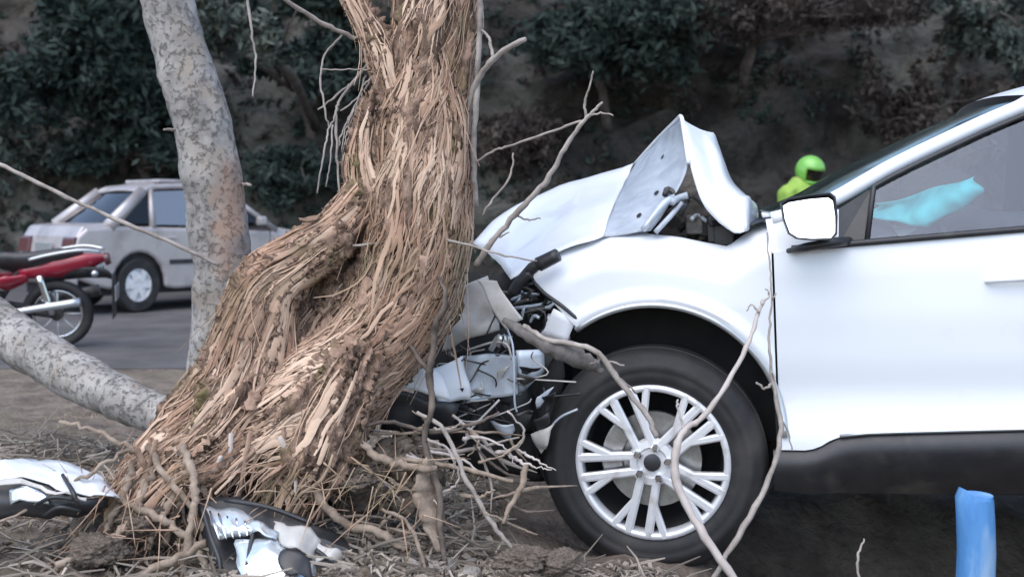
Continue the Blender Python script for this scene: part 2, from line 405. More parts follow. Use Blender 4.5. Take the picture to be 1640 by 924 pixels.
B = [('evergreen_tree', 'dark green leafy tree overhanging the bank above the silver sedan', 'tree', 150, 95, 20, 230, 135, 15000, .10, 1, 'leafdark'),
     ('sapling', 'pale grey-green sapling leaning behind the grey tree trunk', 'tree', 375, 40, 15, 90, 70, 3500, .075, 2, 'leafpale'),
     ('shrub', 'low olive green shrub at the bank foot behind the motorcycle', 'shrub', 20, 240, 20, 80, 60, 2600, .09, 3, 'leafpale'),
     ('evergreen_tree', 'dark green leafy tree on the bank above the torn car bonnet', 'tree', 960, 50, 20, 190, 110, 12000, .10, 4, 'leafdark'),
     ('shrub', 'dry brown brush hanging from the bank over the pale clay patch', 'shrub', 1230, 15, 20, 230, 75, 6500, .07, 5, 'leafdry'),
     ('shrub', 'grey-green shrub on the bank above the white car windscreen', 'shrub', 1580, 30, 20, 120, 75, 4500, .085, 6, 'leafpale'),
     ('shrub', 'dark brown scrub clinging to the bank above the windscreen pillar', 'shrub', 1480, 170, 20.5, 150, 95, 4500, .07, 7, 'leafdry'),
     ('evergreen_tree', 'blackish green tree on the bank between the two roadside trunks', 'tree', 500, 90, 20.5, 150, 120, 9000, .10, 8, 'leafdark'),
     ('shrub', 'withered brown scrub on the bank behind the bare forked twig', 'shrub', 830, 230, 20.6, 130, 85, 3600, .07, 9, 'leafdry'),
     ('shrub', 'dark leafy shrub at the bank foot behind the twigs hanging off the shattered tree', 'shrub', 470, 270, 20.3, 130, 80, 4500, .085, 10, 'leafdark'),
     ('shrub', 'dark leafy shrub on the bank directly behind the sedan roof', 'shrub', 200, 235, 20.6, 150, 60, 4500, .085, 11, 'leafdark')]
for b in B:
    bush(*b[:11], M[b[11]], twigs=30 if b[11] == 'leafdry' else 14)
# tangled undergrowth over the bank face
rsn = np.random.RandomState(3); P = []
for i in range(900):
    x = rsn.uniform(-13, 13); v_ = rsn.uniform(.02, .60)
    if 2.0 < x < 8.0 and .1 < v_ < .34 and rsn.rand() < .85: continue
    p = bank_pt(x, v_); P.append(((p[0], p[1] - .05, p[2]), (rsn.uniform(.2, .5), .18, rsn.uniform(.15, .4))))
for nm, m_, k0, lab in (('undergrowth', 'leafdark', 0, 'tangled dark green undergrowth covering the bank'), ('dry_undergrowth', 'leafdry', 1, 'dry brown undergrowth tangled over the bank')):
    o = link(nm, leaf_mesh(nm, P[k0::2], 22000, .065, 90 + k0, M[m_], .1), None, False); tag(o, lab, 'undergrowth', None, 'stuff')
# big crowns on top of the bank whose limbs reach out over the road
for i, (x, y, z, lab) in enumerate([(-9, 16.5, 8.6, 'tall tree on the bank top reaching over the silver sedan'), (-2.5, 17, 8.4, 'tall tree on the bank top reaching over the shattered tree'),
                                    (4, 16.5, 8.6, 'tall tree on the bank top reaching over the helmeted person'), (10.5, 16.5, 8.8, 'tall tree on the bank top past the car windscreen')]):
    rs = random.Random(50 + i); base = Vector((x * 1.05, 25.5, 6.4))
    o = empty('canopy_tree', Matrix.Translation(base)); tag(o, lab, 'tree', 'tall trees on the bank top')
    blobs = [((x + rs.uniform(-3, 3), y + rs.uniform(-2.5, 3.5), z + rs.uniform(-.7, 1.6)), (rs.uniform(1.2, 1.9), rs.uniform(1.2, 1.9), rs.uniform(.7, 1.1))) for _ in range(12)]
    lm = leaf_mesh('foliage', blobs, 9000, .2, 70 + i, M['leafdark']); lm.transform(Matrix.Translation(-base)); link('crown', lm, o, False)
    parts = [limb([(0, 0, -.5), (0, -1.5, 1.2), Vector((x, y + 3, z + .2)) - base, Vector((x, y, z + .4)) - base], [.35, .28, .2, .1], 6, 9, .04, i)]
    for b in blobs:
        st = Vector((x, y + 2.5, z + .2)) - base
        parts.append(limb([st, (st + Vector(b[0]) - base) / 2 + Vector((0, 0, .2)), Vector(b[0]) - base], [.10, .07, .03], 4, 6, .03, i))
    mk('trunk', join(*parts), M['scrubwood'], o)

# ------------------------------------------------------------------ shattered tree
def wl(lst):
    return [W(a, b, c) for a, b, c, _ in lst], [r * c / F for a, b, c, r in lst]
TR = [  # main trunk, side limb, upper branch, root lobes: (px, py, depth, radius px)
    [(690, -420, 3.56, 70), (686, -120, 3.54, 74), (698, 0, 3.52, 66), (690, 100, 3.5, 66), (676, 200, 3.48, 66), (668, 300, 3.46, 78), (662, 410, 3.44, 86), (628, 510, 3.42, 78), (560, 590, 3.38, 78), (490, 665, 3.33, 92), (410, 725, 3.28, 78)],
    [(600, 290, 3.42, 30), (545, 360, 3.38, 34), (478, 408, 3.36, 34), (425, 452, 3.34, 36), (396, 520, 3.33, 46), (370, 615, 3.32, 58), (310, 690, 3.28, 62), (250, 738, 3.24, 42)],
    [(505, -120, 3.6, 17), (552, -30, 3.52, 18), (590, 42, 3.46, 20), (622, 110, 3.44, 26), (645, 180, 3.43, 30)],
    [(596, 150, 3.44, 18), (586, 205, 3.43, 24), (584, 245, 3.42, 30), (596, 290, 3.42, 34), (620, 340, 3.43, 38)],
    [(575, 560, 3.30, 46), (535, 660, 3.25, 58), (510, 730, 3.22, 62), (470, 790, 3.2, 34)],
    [(440, 600, 3.36, 60), (390, 680, 3.28, 66), (330, 735, 3.22, 56), (280, 765, 3.18, 30)],
    [(672, 430, 3.42, 44), (622, 530, 3.36, 40), (568, 620, 3.32, 40), (535, 695, 3.28, 34)],
    [(600, 380, 3.50, 40), (540, 470, 3.50, 48), (490, 560, 3.47, 62), (430, 640, 3.42, 66)],
    [(560, 380, 3.36, 22), (500, 425, 3.33, 26), (450, 470, 3.32, 30), (440, 520, 3.33, 34), (420, 590, 3.33, 50)],
    [(700, 60, 3.44, 30), (650, 150, 3.42, 26), (625, 240, 3.41, 28), (650, 330, 3.40, 30), (690, 420, 3.40, 30)],
    [(668, 20, 3.46, 20), (700, 120, 3.42, 22), (725, 230, 3.41, 24), (700, 340, 3.39, 26), (650, 440, 3.37, 28), (600, 540, 3.34, 30), (500, 610, 3.30, 34)],
]
tree = empty('shattered_tree', Matrix.Translation(W(430, 800, 3.35)))
tag(tree, 'shattered tree with shredded brown fibrous bark leaning against the white car', 'tree')
TB = W(430, 800, 3.35)
limbs = []
for lst in TR:
    p, r = wl(lst); p = crom(p, 14); r = rad_interp(r, len(p)); limbs.append((p, r))
core = blob_mesh('trunk', [tube(p, r, 20) for p, r in limbs], .011, 1)
AX = np.array([q[:] for p, r in limbs for q in p]); AR = np.array([x for p, r in limbs for x in r])
AT = np.array([((p[min(i + 1, len(p) - 1)] - p[max(i - 1, 0)]).normalized())[:] for p, r in limbs for i in range(len(p))])
AS = np.concatenate([np.cumsum([0] + [(p[i + 1] - p[i]).length for i in range(len(p) - 1)]) for p, r in limbs])
n = len(core.vertices); co = np.zeros(n * 3); core.vertices.foreach_get('co', co); co = co.reshape(-1, 3)
no = np.array([v.normal[:] for v in core.vertices])
for i in range(n):
    d = co[i] - AX; q = (d * d).sum(1) / (AR * AR); k = int(q.argmin()); t = AT[k]
    rad = d[k] - t * (d[k] @ t); rl = np.linalg.norm(rad) + 1e-6; rad = rad / rl; s = AS[k]
    g1 = noise.noise(Vector((rad[0] * 5, rad[1] * 5, s * 2.2 + rad[2] * 5)))
    g2 = noise.noise(Vector((rad[0] * 13, rad[1] * 13, s * 4.5 + rad[2] * 13)))
    g3 = noise.noise(Vector((rad[0] * 30, rad[1] * 30, s * 9 + rad[2] * 30)))
    lump = noise.noise(Vector(co[i] * 7))
    co[i] += no[i] * (.034 * g1 + .024 * (.55 - abs(g2) * 2.8) + .014 * g3 + .026 * lump)
core.vertices.foreach_set('co', co.ravel()); core.transform(Matrix.Translation(-TB)); core.update()
link('trunk', core, tree, True, M['bark'])

def strands(n, seed, lmin, lmax, rmin, rmax, peel, which=None, off=1.0, sides=3, flat=1.0):
    rs = random.Random(seed); V = []; Fc = []; T = []
    wts = [len(p) * sum(r) for p, r in limbs]
    for _ in range(n):
        li = rs.choices(range(len(limbs)), wts)[0] if which is None else which
        p, r = limbs[li]; m = len(p)
        i0 = rs.uniform(0, m - 2)
        if noise.noise(p[int(i0)] * 9 + Vector((li * 3.3, rs.uniform(-.3, .3), 0))) < -.18: continue
        seg = (p[-1] - p[0]).length / m
        L = rs.uniform(lmin, lmax); steps = 6; a = rs.uniform(0, 2 * math.pi); da = rs.gauss(.30, .13)
        rad = rs.uniform(rmin, rmax); tn = min(1, max(0, .45 + .9 * noise.noise(p[int(i0)] * 4.5 + Vector((math.cos(a), math.sin(a), li)) * 1.2) + rs.gauss(0, .2)))
        rj = rs.uniform(.99, 1.05); pl = rs.random() < peel; pd = Vector((rs.gauss(0, .5), rs.gauss(0, .5), rs.gauss(-.6, .5))); lift = rs.uniform(.0, .012)
        pts = []
        for k in range(steps + 1):
            u = k / steps; fi = i0 + u * L / seg
            fi = min(fi, m - 1.001) if not (fi > m - 1.001) else m - 1.001
            ii = int(fi); t = fi - ii; c = p[ii].lerp(p[ii + 1], t); rr = r[ii] * (1 - t) + r[ii + 1] * t
            ax = (p[ii + 1] - p[ii]).normalized(); e1 = ax.cross(Vector((0, 1, 0))); e1.normalize(); e2 = ax.cross(e1)
            aa = a + da * u + .05 * math.sin(u * 9 + a * 7)
            q = c + (e1 * math.cos(aa) + e2 * math.sin(aa)) * (rr * (rj + .006 * math.sin(u * 13 + a * 5)) * off + .022 * noise.noise(c * 7 + (e1 * math.cos(aa) + e2 * math.sin(aa)) * rr * 7) + lift * math.sin(u * math.pi))
            over = max(0, i0 + u * L / seg - (m - 1.001)) * seg
            if over: q += ax * over * .8 + Vector((rs.gauss(0, .01), rs.gauss(0, .01), -over * .5))
            if pl and u > .4: q += pd * (u - .4) ** 1.6 * L * .9
            pts.append(q)
        rr_ = [rad * (.35 + .65 * math.sin(math.pi * min(.96, .12 + .84 * k / steps))) for k in range(steps + 1)]
        if flat < 1:      # shredded ribbons lie flat on the trunk
            v = []; f = []
            for k in range(steps + 1):
                tg = (pts[min(k + 1, steps)] - pts[max(k - 1, 0)]).normalized(); ii = int(min(i0 + k / steps * L / seg, m - 1)); out_ = (pts[k] - p[ii]); out_ -= tg * out_.dot(tg); out_.normalize(); wv = tg.cross(out_)
                v += [pts[k] - wv * rr_[k], pts[k] + out_ * rr_[k] * .35, pts[k] + wv * rr_[k]]
            f = [(3 * k + j, 3 * k + j + 1, 3 * k + j + 4, 3 * k + j + 3) for k in range(steps) for j in range(2)]
        else: v, f = tube(pts, rr_, 3, False)
        b = len(V); V += [x - TB for x in v]; Fc += [tuple(x + b for x in q) for q in f]; T += [tn] * len(v)
    return V, Fc, T
V1, F1, T1 = strands(6500, 3, .08, .34, .0008, .0022, .10)
V2, F2, T2 = strands(3600, 4, .12, .42, .0018, .0062, .04, None, .99, 5, .28)
V3, F3, T3 = strands(620, 6, .10, .30, .007, .014, .05, None, .985, 5, .28)
k = len(V2); V2 += V3; F2 += [tuple(x + k for x in q) for q in F3]; T2 += T3
k = len(V1); V = V1 + V2; Fc = F1 + [tuple(x + k for x in q) for q in F2]; T = T1 + T2
fb = mk('bark_fibres', (V, Fc), M['fibre'], tree)
at = fb.data.attributes.new('tint', 'FLOAT', 'POINT'); at.data.foreach_set('value', T); fb['kind'] = 'stuff'

# loose plates of bark still clinging to the trunk
rs = random.Random(8)
for i in range(70):
    li = rs.choice([0, 0, 0, 1, 1, 4, 5]); p, r = limbs[li]; m_ = len(p); i0 = rs.uniform(2, m_ - 12); a0 = rs.uniform(0, 6.28)
    L = rs.randint(5, 11); wd = rs.uniform(.05, .14); rows = []
    lift = rs.uniform(.002, .010); curl = rs.uniform(0, .03) if rs.random() < .3 else 0
    for k in range(L + 1):
        fi = i0 + k; ii = int(min(fi, m_ - 2)); c = p[ii]; ax = (p[ii + 1] - p[ii]).normalized(); e1 = ax.cross(Vector((0, 1, 0))).normalized(); e2 = ax.cross(e1); row = []
        ww = wd * (.35 + .65 * math.sin(math.pi * (k + .6) / (L + 1.2))) * rs.uniform(.7, 1.2)
        for j in range(4):
            aa = a0 + (j / 3 - .5) * 2 * ww + .05 * rs.gauss(0, 1)
            row.append(c + (e1 * math.cos(aa) + e2 * math.sin(aa)) * (r[ii] * 1.02 + lift * rs.uniform(.5, 1.4) + curl * (k / L) ** 3) - TB)
        rows.append(row)
    o = mk('bark_plate', grid(rows), M['bark_flap'], tree, True, 30); solid(o, .006)

# splinters along the torn base
rs = random.Random(5)
for i in range(80):
    u = rs.random(); x = 225 + u * 310; y = 738 + 30 * math.sin(u * 7) + 30 * u + rs.uniform(-14, 10); Y = 3.2 + rs.uniform(-.07, .06)
    a = W(x, y, Y) - TB; d = Vector((rs.gauss(-.25, .4), rs.gauss(-.15, .3), -1)).normalized(); L = rs.uniform(.05, .16)
    v, f = tube([a - d * .08, a, a + d * L * .6, a + d * L], [.008, .010, .007, .001], 6, True, rs.uniform(.3, .7))
    mk('splinter', (v, f), M['bark_flap'] if i % 4 else M['palewood'], tree, True)

def branch(name, specs, m, parent=None, label=None, cat='branch', origin=None, n=7, wob=.0022, group=None, sub=6):
    """specs: list of px paths [(x,y,Y,r_px)...] joined into one branch"""
    org = origin if origin is not None else W(*specs[0][-1][:3])
    parts = []
    for i, sp in enumerate(specs):
        p, r = wl(sp); r = [x * (.68 if x < .02 else 1) for x in r]; parts.append(limb([q - org for q in p], r, sub, n, wob * .7, hash((len(sp), sp[0][0], i)) % 999))
    if parent:
        o = mk(name, join(*parts), m, parent)
    else:
        o = mk(name, join(*parts), m); o.location = org; tag(o, label, cat, group)
    return o
T_ = lambda specs, m='twig', nm='branch': branch(nm, specs, M[m], tree, origin=TB, wob=.0022 if nm != 'root' else .006)
T_([[(748, 215, 3.46, 9), (752, 165, 3.44, 9), (770, 120, 3.4, 8), (800, 85, 3.36, 7), (842, 63, 3.3, 6)], [(790, 92, 3.38, 5), (783, 62, 3.4, 4), (770, 48, 3.42, 3)]])
T_([[(762, 330, 3.46, 7), (758, 240, 3.44, 8), (764, 130, 3.42, 7), (768, 40, 3.42, 7), (772, -40, 3.4, 6)]])
T_([[(590, 70, 3.5, 7), (548, 52, 3.46, 6), (510, 34, 3.42, 6), (440, -12, 3.3, 5)], [(548, 56, 3.46, 3), (520, 90, 3.44, 2.5), (514, 130, 3.42, 2.5), (520, 175, 3.4, 2.3), (528, 205, 3.4, 2)]])
T_([[(600, 88, 3.48, 4), (575, 120, 3.44, 4), (545, 160, 3.42, 3.5), (538, 185, 3.41, 3.5), (540, 250, 3.4, 3), (545, 330, 3.39, 2.5), (541, 362, 3.39, 2)],
    [(538, 182, 3.41, 3), (525, 215, 3.4, 2.5), (518, 250, 3.39, 2.4), (508, 310, 3.38, 2)], [(560, 135, 3.43, 3), (530, 160, 3.42, 2.5), (509, 176, 3.41, 2)],
    [(596, 130, 3.46, 2.5), (570, 160, 3.44, 2.3), (545, 178, 3.42, 2)], [(533, 200, 3.4, 2.2), (528, 260, 3.39, 2), (522, 300, 3.38, 1.6)]])
T_([[(610, 112, 3.44, 2), (560, 112, 3.42, 1.8), (515, 112, 3.41, 1.6)]])
T_([[(625, 310, 3.36, 5), (640, 360, 3.33, 5), (655, 402, 3.31, 4.5)], [(655, 404, 3.31, 4), (662, 396, 3.3, 3)]], 'palewood', 'split_limb')
T_([[(505, 400, 3.32, 3), (580, 392, 3.32, 3), (680, 383, 3.31, 3.2), (740, 390, 3.31, 3), (800, 408, 3.3, 2.6), (860, 418, 3.3, 2)]])
rs = random.Random(61)
for i in range(9):
    x = rs.uniform(585, 612); y = rs.uniform(85, 190); q = [(x, y, 3.46, 2.6)]
    for k in range(4):
        x -= rs.uniform(6, 26) * (1 - k * .22); y += rs.uniform(12, 52); q.append((x, y, 3.44 - .012 * k + rs.uniform(-.01, .01), 2.4 - .4 * k))
    T_([q])
# roots and torn strips that hang below the base
ROOTS = [[(235, 715, 3.2, 7), (262, 760, 3.17, 8), (300, 800, 3.14, 7), (322, 850, 3.1, 6), (330, 905, 3.08, 5)],
         [(295, 715, 3.18, 9), (308, 760, 3.13, 9), (312, 800, 3.1, 9), (302, 860, 3.06, 9), (290, 940, 3.02, 8)],
         [(190, 800, 3.12, 7), (235, 820, 3.1, 8), (280, 845, 3.08, 8), (315, 875, 3.06, 7), (330, 910, 3.04, 6)],
         [(250, 745, 3.2, 10), (225, 790, 3.16, 12), (205, 840, 3.1, 13), (150, 880, 3.05, 11), (90, 905, 3.0, 8)],
         [(300, 760, 3.2, 8), (270, 810, 3.16, 9), (250, 850, 3.12, 8), (238, 880, 3.08, 6)],
         [(230, 735, 3.22, 6), (200, 712, 3.22, 5), (150, 690, 3.24, 4.5), (95, 675, 3.26, 4)],
         [(225, 720, 3.2, 4.5), (180, 735, 3.16, 4.5), (120, 775, 3.1, 4), (45, 815, 3.05, 3.5), (-20, 840, 3.02, 3)],
         [(215, 740, 3.2, 8), (205, 780, 3.17, 9), (185, 815, 3.12, 8), (170, 850, 3.1, 6)],
         [(320, 770, 3.2, 6), (335, 800, 3.18, 7), (345, 830, 3.16, 6), (340, 870, 3.12, 5)],
         [(330, 870, 3.02, 26), (260, 905, 3.0, 24), (180, 935, 2.98, 22)],
         [(290, 790, 3.2, 16), (275, 830, 3.18, 18), (262, 870, 3.14, 16)],
         [(500, 780, 3.2, 12), (540, 830, 3.16, 12), (600, 850, 3.13, 10), (650, 880, 3.1, 8)],
         [(560, 690, 3.26, 12), (600, 730, 3.24, 12), (640, 745, 3.22, 9), (700, 750, 3.2, 6)]]
for r in ROOTS: T_([[(a_, b_, c_ - .05, min(d_ * 1.15, 10.5)) for a_, b_, c_, d_ in r]], 'root', 'root')

# earth still held by the roots
rb = blob_mesh('root_ball', [ball(W(x, y, Y) - TB, (rx * Y / F, .09, ry * Y / F), 14) for x, y, Y, rx, ry in [(a_, b_, c_ + .09, d_, e_) for a_, b_, c_, d_, e_ in ((235, 800, 3.16, 70, 50), (170, 870, 3.12, 85, 45), (280, 850, 3.14, 60, 55), (100, 905, 3.08, 70, 30), (240, 910, 3.08, 90, 40), (420, 790, 3.26, 110, 35), (560, 770, 3.28, 90, 50), (640, 760, 3.3, 70, 55))]], .009, 1)
for v_ in rb.vertices:
    q = v_.co; v_.co = q + v_.normal * (.045 * noise.noise(q * 9) + .034 * noise.noise(q * 24) + .020 * noise.noise(q * 55))
rb.update(); link('root_ball', rb, tree, True, M['clod'])
rs = random.Random(77); parts_v, parts_f, T = [], [], []
for i in range(260):
    u = rs.random(); x = rs.uniform(80, 330) if u < .6 else rs.uniform(330, 680); y = rs.uniform(760, 915) if u < .6 else rs.uniform(730, 830); Y = 3.12 + rs.uniform(-.12, .1)
    p = W(x, y, Y) - TB; d = Vector((rs.gauss(-.1, .7), rs.gauss(-.3, .4), rs.gauss(-.5, .6))).normalized() * rs.uniform(.04, .16); c_ = Vector((rs.gauss(0, .022), rs.gauss(0, .022), rs.gauss(0, .022))); cp_ = crom([p, p + d * .5 + c_, p + d + c_ * 1.8], 4); v, f = tube(cp_, rad_interp([.0024 * rs.uniform(.5, 1.5), .0016, .0005], len(cp_)), 4)
    b = len(parts_v); parts_v.extend(v); parts_f.extend(tuple(q + b for q in k) for k in f); T.extend([rs.uniform(0, .6)] * len(v))
o = mk('rootlets', (parts_v, parts_f), M['fibre'], tree); at = o.data.attributes.new('tint', 'FLOAT', 'POINT'); at.data.foreach_set('value', T); o['kind'] = 'stuff'

# ------------------------------------------------------------------ grey tree and fallen log
def rough_limb(lst, sub, n, amp, org):
    p, r = wl(lst); p = crom(p, sub); r = rad_interp(r, len(p)); v, f = tube(p, r, n)
    out = []
    for i, q in enumerate(v):
        c = p[min(i // n, len(p) - 1)]; d = (q - c)
        d = d.normalized() if d.length > 1e-6 else Vector()
        out.append(q + d * amp * (noise.noise(q * 6) + .6 * noise.noise(q * 15) + .4 * noise.noise(q * 34)) - org)
    return out, f
org = W(340, 780, 4.5)
gt = empty('grey_tree', Matrix.Translation(org)); tag(gt, 'bare grey barked tree trunk with brown scar behind the shattered tree', 'tree')
v, f = rough_limb([(215, -420, 4.5, 34), (235, -160, 4.5, 37), (262, -20, 4.5, 40), (292, 90, 4.5, 43), (322, 190, 4.5, 46), (341, 290, 4.5, 47), (352, 390, 4.5, 47), (356, 480, 4.5, 46), (348, 580, 4.5, 46), (338, 700, 4.5, 52), (334, 830, 4.5, 64)], 10, 36, .012, Vector())
tk = mk('trunk', (v, f), M['greybark'], gt); tk.matrix_parent_inverse = Matrix.Translation(-org)
for sp_ in ([(395, -30, 4.4, 4), (402, 40, 4.36, 3), (410, 100, 4.36, 2.5), (405, 155, 4.3, 2)], [(382, 295, 4.5, 4), (402, 297, 4.45, 4)], [(285, 208, 4.45, 4), (262, 208, 4.4, 3)]):
    branch('branch', [sp_], M['twig'], gt, origin=org)
v, f = rough_limb([(-160, 440, 5.2, 38), (-60, 490, 5.0, 40), (36, 549, 4.8, 39), (120, 600, 4.65, 37), (200, 640, 4.5, 35), (270, 668, 4.4, 30), (340, 690, 4.3, 24)], 9, 30, .012, Vector())
lg = mk('fallen_log', (v, f), M['greybark']); tag(lg, 'thick grey fallen log lying behind the roots below the motorcycle', 'log')

# ------------------------------------------------------------------ crashed white car
MC = Matrix.Translation((.46, 3.5, 0)) @ Matrix.Rotation(R(-12), 4, 'Z') @ Matrix.Rotation(R(-2), 4, 'Y')
MCi = MC.inverted()
def C(px, py, yl):
    o = MCi @ Vector((0, 0, CH)); d = (MCi.to_3x3() @ Vector(((px - CX) / F, 1, -(py - HY) / F)))
    t = (yl - o.y) / d.y
    return o + d * t
WID = 1.86
car = empty('crashed_suv', MC); tag(car, 'white car with crushed front and buckled bonnet against the shattered tree', 'car')
PZ = [.15, .24, .3, .36, .42, .50, .56, .66, .8, .95, 1.03, 1.09, 1.3, 1.6, 1.9]
PY = [.14, .06, .02, .0, .0, .022, .027, .010, .0, .002, .015, .04, .135, .28, .42]
def bodyY(x, z):
    y = float(np.interp(z, PZ, PY))
    if x > 2.6: y += (x - 2.6) ** 2 * .07
    return y
def patch(name, xs, top, bot, nz, yf, m, parent=car, lip=.025, mirror=True):
    obs = []
    rows = []
    for k in range(-1, nz + 2):
        row = []
        for j in range(-1, len(xs) + 1):
            x = xs[min(max(j, 0), len(xs) - 1)]; t = min(max(k / nz, 0), 1)
            z = bot(x) * (1 - t) + top(x) * t
            y = yf(x, z, top(x)) + (lip if (k < 0 or k > nz or j < 0 or j >= len(xs)) else 0)
            row.append(Vector((x, y, z)))
        rows.append(row)
    v, f = grid(rows); o = mk(name, (v, f), m, parent, True, 40); obs.append(o)
    if mirror:
        v2 = [Vector((p.x, WID - p.y, p.z)) for p in v]
        obs.append(mk(name, (v2, [tuple(reversed(q)) for q in f]), m, parent, True, 40))
    return obs
def pl(pts, yl=0.0):
    q = [C(a, b, yl) for a, b in pts]; X = [p.x for p in q]; Z = [p.z for p in q]
    return lambda x: float(np.interp(x, X, Z))
AC = C(1047, 692, 0); AR_ = .412
x_gap = C(1241, 500, 0).x
ftop = pl([(838, 428), (880, 405), (920, 392), (967, 376), (1020, 375), (1082, 381), (1130, 391), (1165, 397), (1190, 378), (1210, 366), (1245, 350)])
xs0 = C(838, 428, 0).x; xa = AC.x - AR_ * math.cos(R(55))
zL = AC.z + AR_ * math.sin(R(55))
def fbot(x):
    if x < xa: return float(np.interp(x, [xs0, xa], [ftop(xs0) - .02, zL]))
    dx = (x - AC.x) / AR_
    if abs(dx) < 1: return AC.z + AR_ * math.sqrt(1 - dx * dx) if x < AC.x or dx < .995 else C(1250, 718, 0).z
    return C(1250, 718, 0).z
fxs = list(np.linspace(xs0, xa, 8)) + [AC.x - AR_ * math.cos(R(a)) for a in np.linspace(57, 177, 44)] + [x_gap - .004]
fxs = sorted(x for x in fxs if x <= x_gap - .0035)
def fendY(x, z, tp):
    d = tp - z; y = bodyY(x, z * .9 + .05) + .13 * max(0, 1 - d / .12) ** 2
    if x < -.25: y += (-.25 - x) ** 2 * 1.6
    r = math.hypot(x - AC.x, z - AC.z); y -= .016 * max(0, 1 - abs(r - AR_ - .015) / .035)
    y += .012 * noise.noise(Vector((x * 5, z * 6, 3))) * max(0, min(1, .2 - x))
    return y
patch('front_fender', fxs, ftop, fbot, 26, fendY, M['paint'])
# wheel arch lip
lip = [Vector((AC.x - (AR_ - .004) * math.cos(R(a)), fendY(AC.x - AR_ * math.cos(R(a)), AC.z + AR_ * math.sin(R(a)), 9) + .004, AC.z + (AR_ - .004) * math.sin(R(a)))) for a in range(54, 183, 4)]
mk('arch_trim', tube(lip, .011, 6), M['trim'], car)
# liner
rows = []
for yy in (.02, .15, .30, .33):
    rr = AR_ - .012 if yy < .32 else .02
    rows.append([Vector((AC.x - rr * math.cos(R(a)), yy, AC.z + rr * math.sin(R(a)))) for a in range(-30, 212, 6)])
mk('wheel_liner', grid(rows), M['liner'], car)
mk('wheel_liner', ([Vector((p.x, WID - p.y, p.z)) for r_ in rows for p in r_], [tuple(reversed(q)) for q in grid(rows)[1]]), M['liner'], car)
# doors, quarter, sill
belt = pl([(1241, 404), (1300, 399), (1420, 389), (1610, 373), (1900, 350)])
sill = pl([(1241, 720), (1295, 721), (1312, 716), (1330, 705), (1350, 698), (1400, 695), (1610, 690), (1900, 684)])
xd1 = x_gap + .003; xd2 = xd1 + 1.10; xd3 = xd2 + .92
yb = lambda x, z, t: bodyY(x, z)
dr = patch('front_door', list(np.linspace(xd1, xd2, 46)), belt, sill, 22, yb, M['paint'])
patch('rear_door', list(np.linspace(xd2 + .006, xd3, 24)), lambda x: belt(x), lambda x: sill(x) if x < 2.3 else max(sill(x), AC.z + math.sqrt(max(0, .42 ** 2 - (x - 2.71) ** 2))), 18, yb, M['paint'])
def qbot(x):
    d = .42 ** 2 - (x - 2.71) ** 2
    return max(.36, .34 + math.sqrt(d)) if d > 0 else .36
patch('quarter_panel', list(np.linspace(xd3 + .006, 3.72, 40)), lambda x: belt(min(x, 3.2)) + max(0, (x - 3.2)) * .05, qbot, 18, yb, M['paint'])
sbot = pl([(1235, 788), (1300, 796), (1400, 802), (1610, 806), (1900, 812)])
patch('sill_cladding', list(np.linspace(x_gap - .02, 2.3, 60)), lambda x: sill(x) - .004, sbot, 10, lambda x, z, t: -.012 + .10 * max(0, (t - z - .05) / .15) ** 1.5 + .02 * (1 - min(1, (t - z) / .03)), M['blackp'])
sp = [Vector((x, bodyY(x, sill(x)) - .004, sill(x) + .004)) for x in np.linspace(C(1345, 697, 0).x, 2.2, 20)]
mk('sill_trim', tube(sp, .006, 6), M['trim'], car)
bt = [Vector((x, bodyY(x, belt(x)) - .004, belt(x) + .006)) for x in np.linspace(C(1268, 402, 0).x, 3.1, 30)]
mk('belt_trim', tube(bt, .011, 6), M['blackp'], car)
for y_ in (.055, WID - .10): mk('hinge_post', box(x_gap - .008, x_gap + .06, y_, y_ + .045, .36, 1.02), M['liner'], car, False)
# door handle near the frame edge
hx = C(1582, 452, -.03); hz = hx.z
v, f = limb([(hx.x, -.002, hz), (hx.x + .02, -.016, hz + .004), (hx.x + .1, -.022, hz + .008), (hx.x + .19, -.018, hz + .014), (hx.x + .21, -.002, hz + .016)], [.006, .008, .009, .009, .006], 5, 8)
mk('door_handle', (v, f), M['paint'], dr[0])
# underside, firewall, inner shell
mk('floor_pan', box(.42, 3.7, .10, WID - .10, .23, .30), M['liner'], car)
mk('door_lining', join(box(.50, 3.3, .045, .07, .32, .98), box(.50, 3.3, WID - .07, WID - .045, .32, .98)), M['interior'], car)
mk('firewall', box(.46, .50, .10, WID - .10, .25, 1.02), M['liner'], car)
mk('tailgate', join(box(3.70, 3.80, .15, WID - .15, .35, 1.10)), M['paint'], car)
# greenhouse rails
RL = [(1236, 352, .06), (1290, 338, .07), (1338, 318, .10), (1384, 292, .12), (1432, 265, .145), (1521, 222, .18), (1610, 182, .215)]
rail = [C(*q) for q in RL]
x1, z1 = rail[-1].x, rail[-1].z
rail += [Vector((x1 + .22, .235, z1 + .075)), Vector((x1 + .5, .245, z1 + .12)), Vector((x1 + .95, .25, z1 + .13)), Vector((x1 + 1.5, .255, z1 + .10)), Vector((x1 + 1.95, .26, z1 + .02)), Vector((3.55, .20, 1.30)), Vector((3.72, .14, 1.06))]
railp = crom(rail, 5)
mir = lambda p: Vector((p.x, WID - p.y, p.z))
rr_ = [.021 + .004 * (1 if i < 32 else 2.5) for i in range(len(railp))]
for s in (0, 1):
    p = railp if s == 0 else [mir(q) for q in railp]
    mk('roof_pillar', tube(p, rr_, 10, True, 1.0), M['paint'], car)
def across(ps, bx, bz, n=12, dy=.0):
    rows = []
    for p in ps:
        a, b = p, mir(p); row = []
        for k in range(n + 1):
            t = k / n; w = 1 - (2 * t - 1) ** 2; w = w ** .75
            row.append(a.lerp(b, t) + Vector((-bx * w, 0, bz * w)))
        rows.append(row)
    return grid(rows)
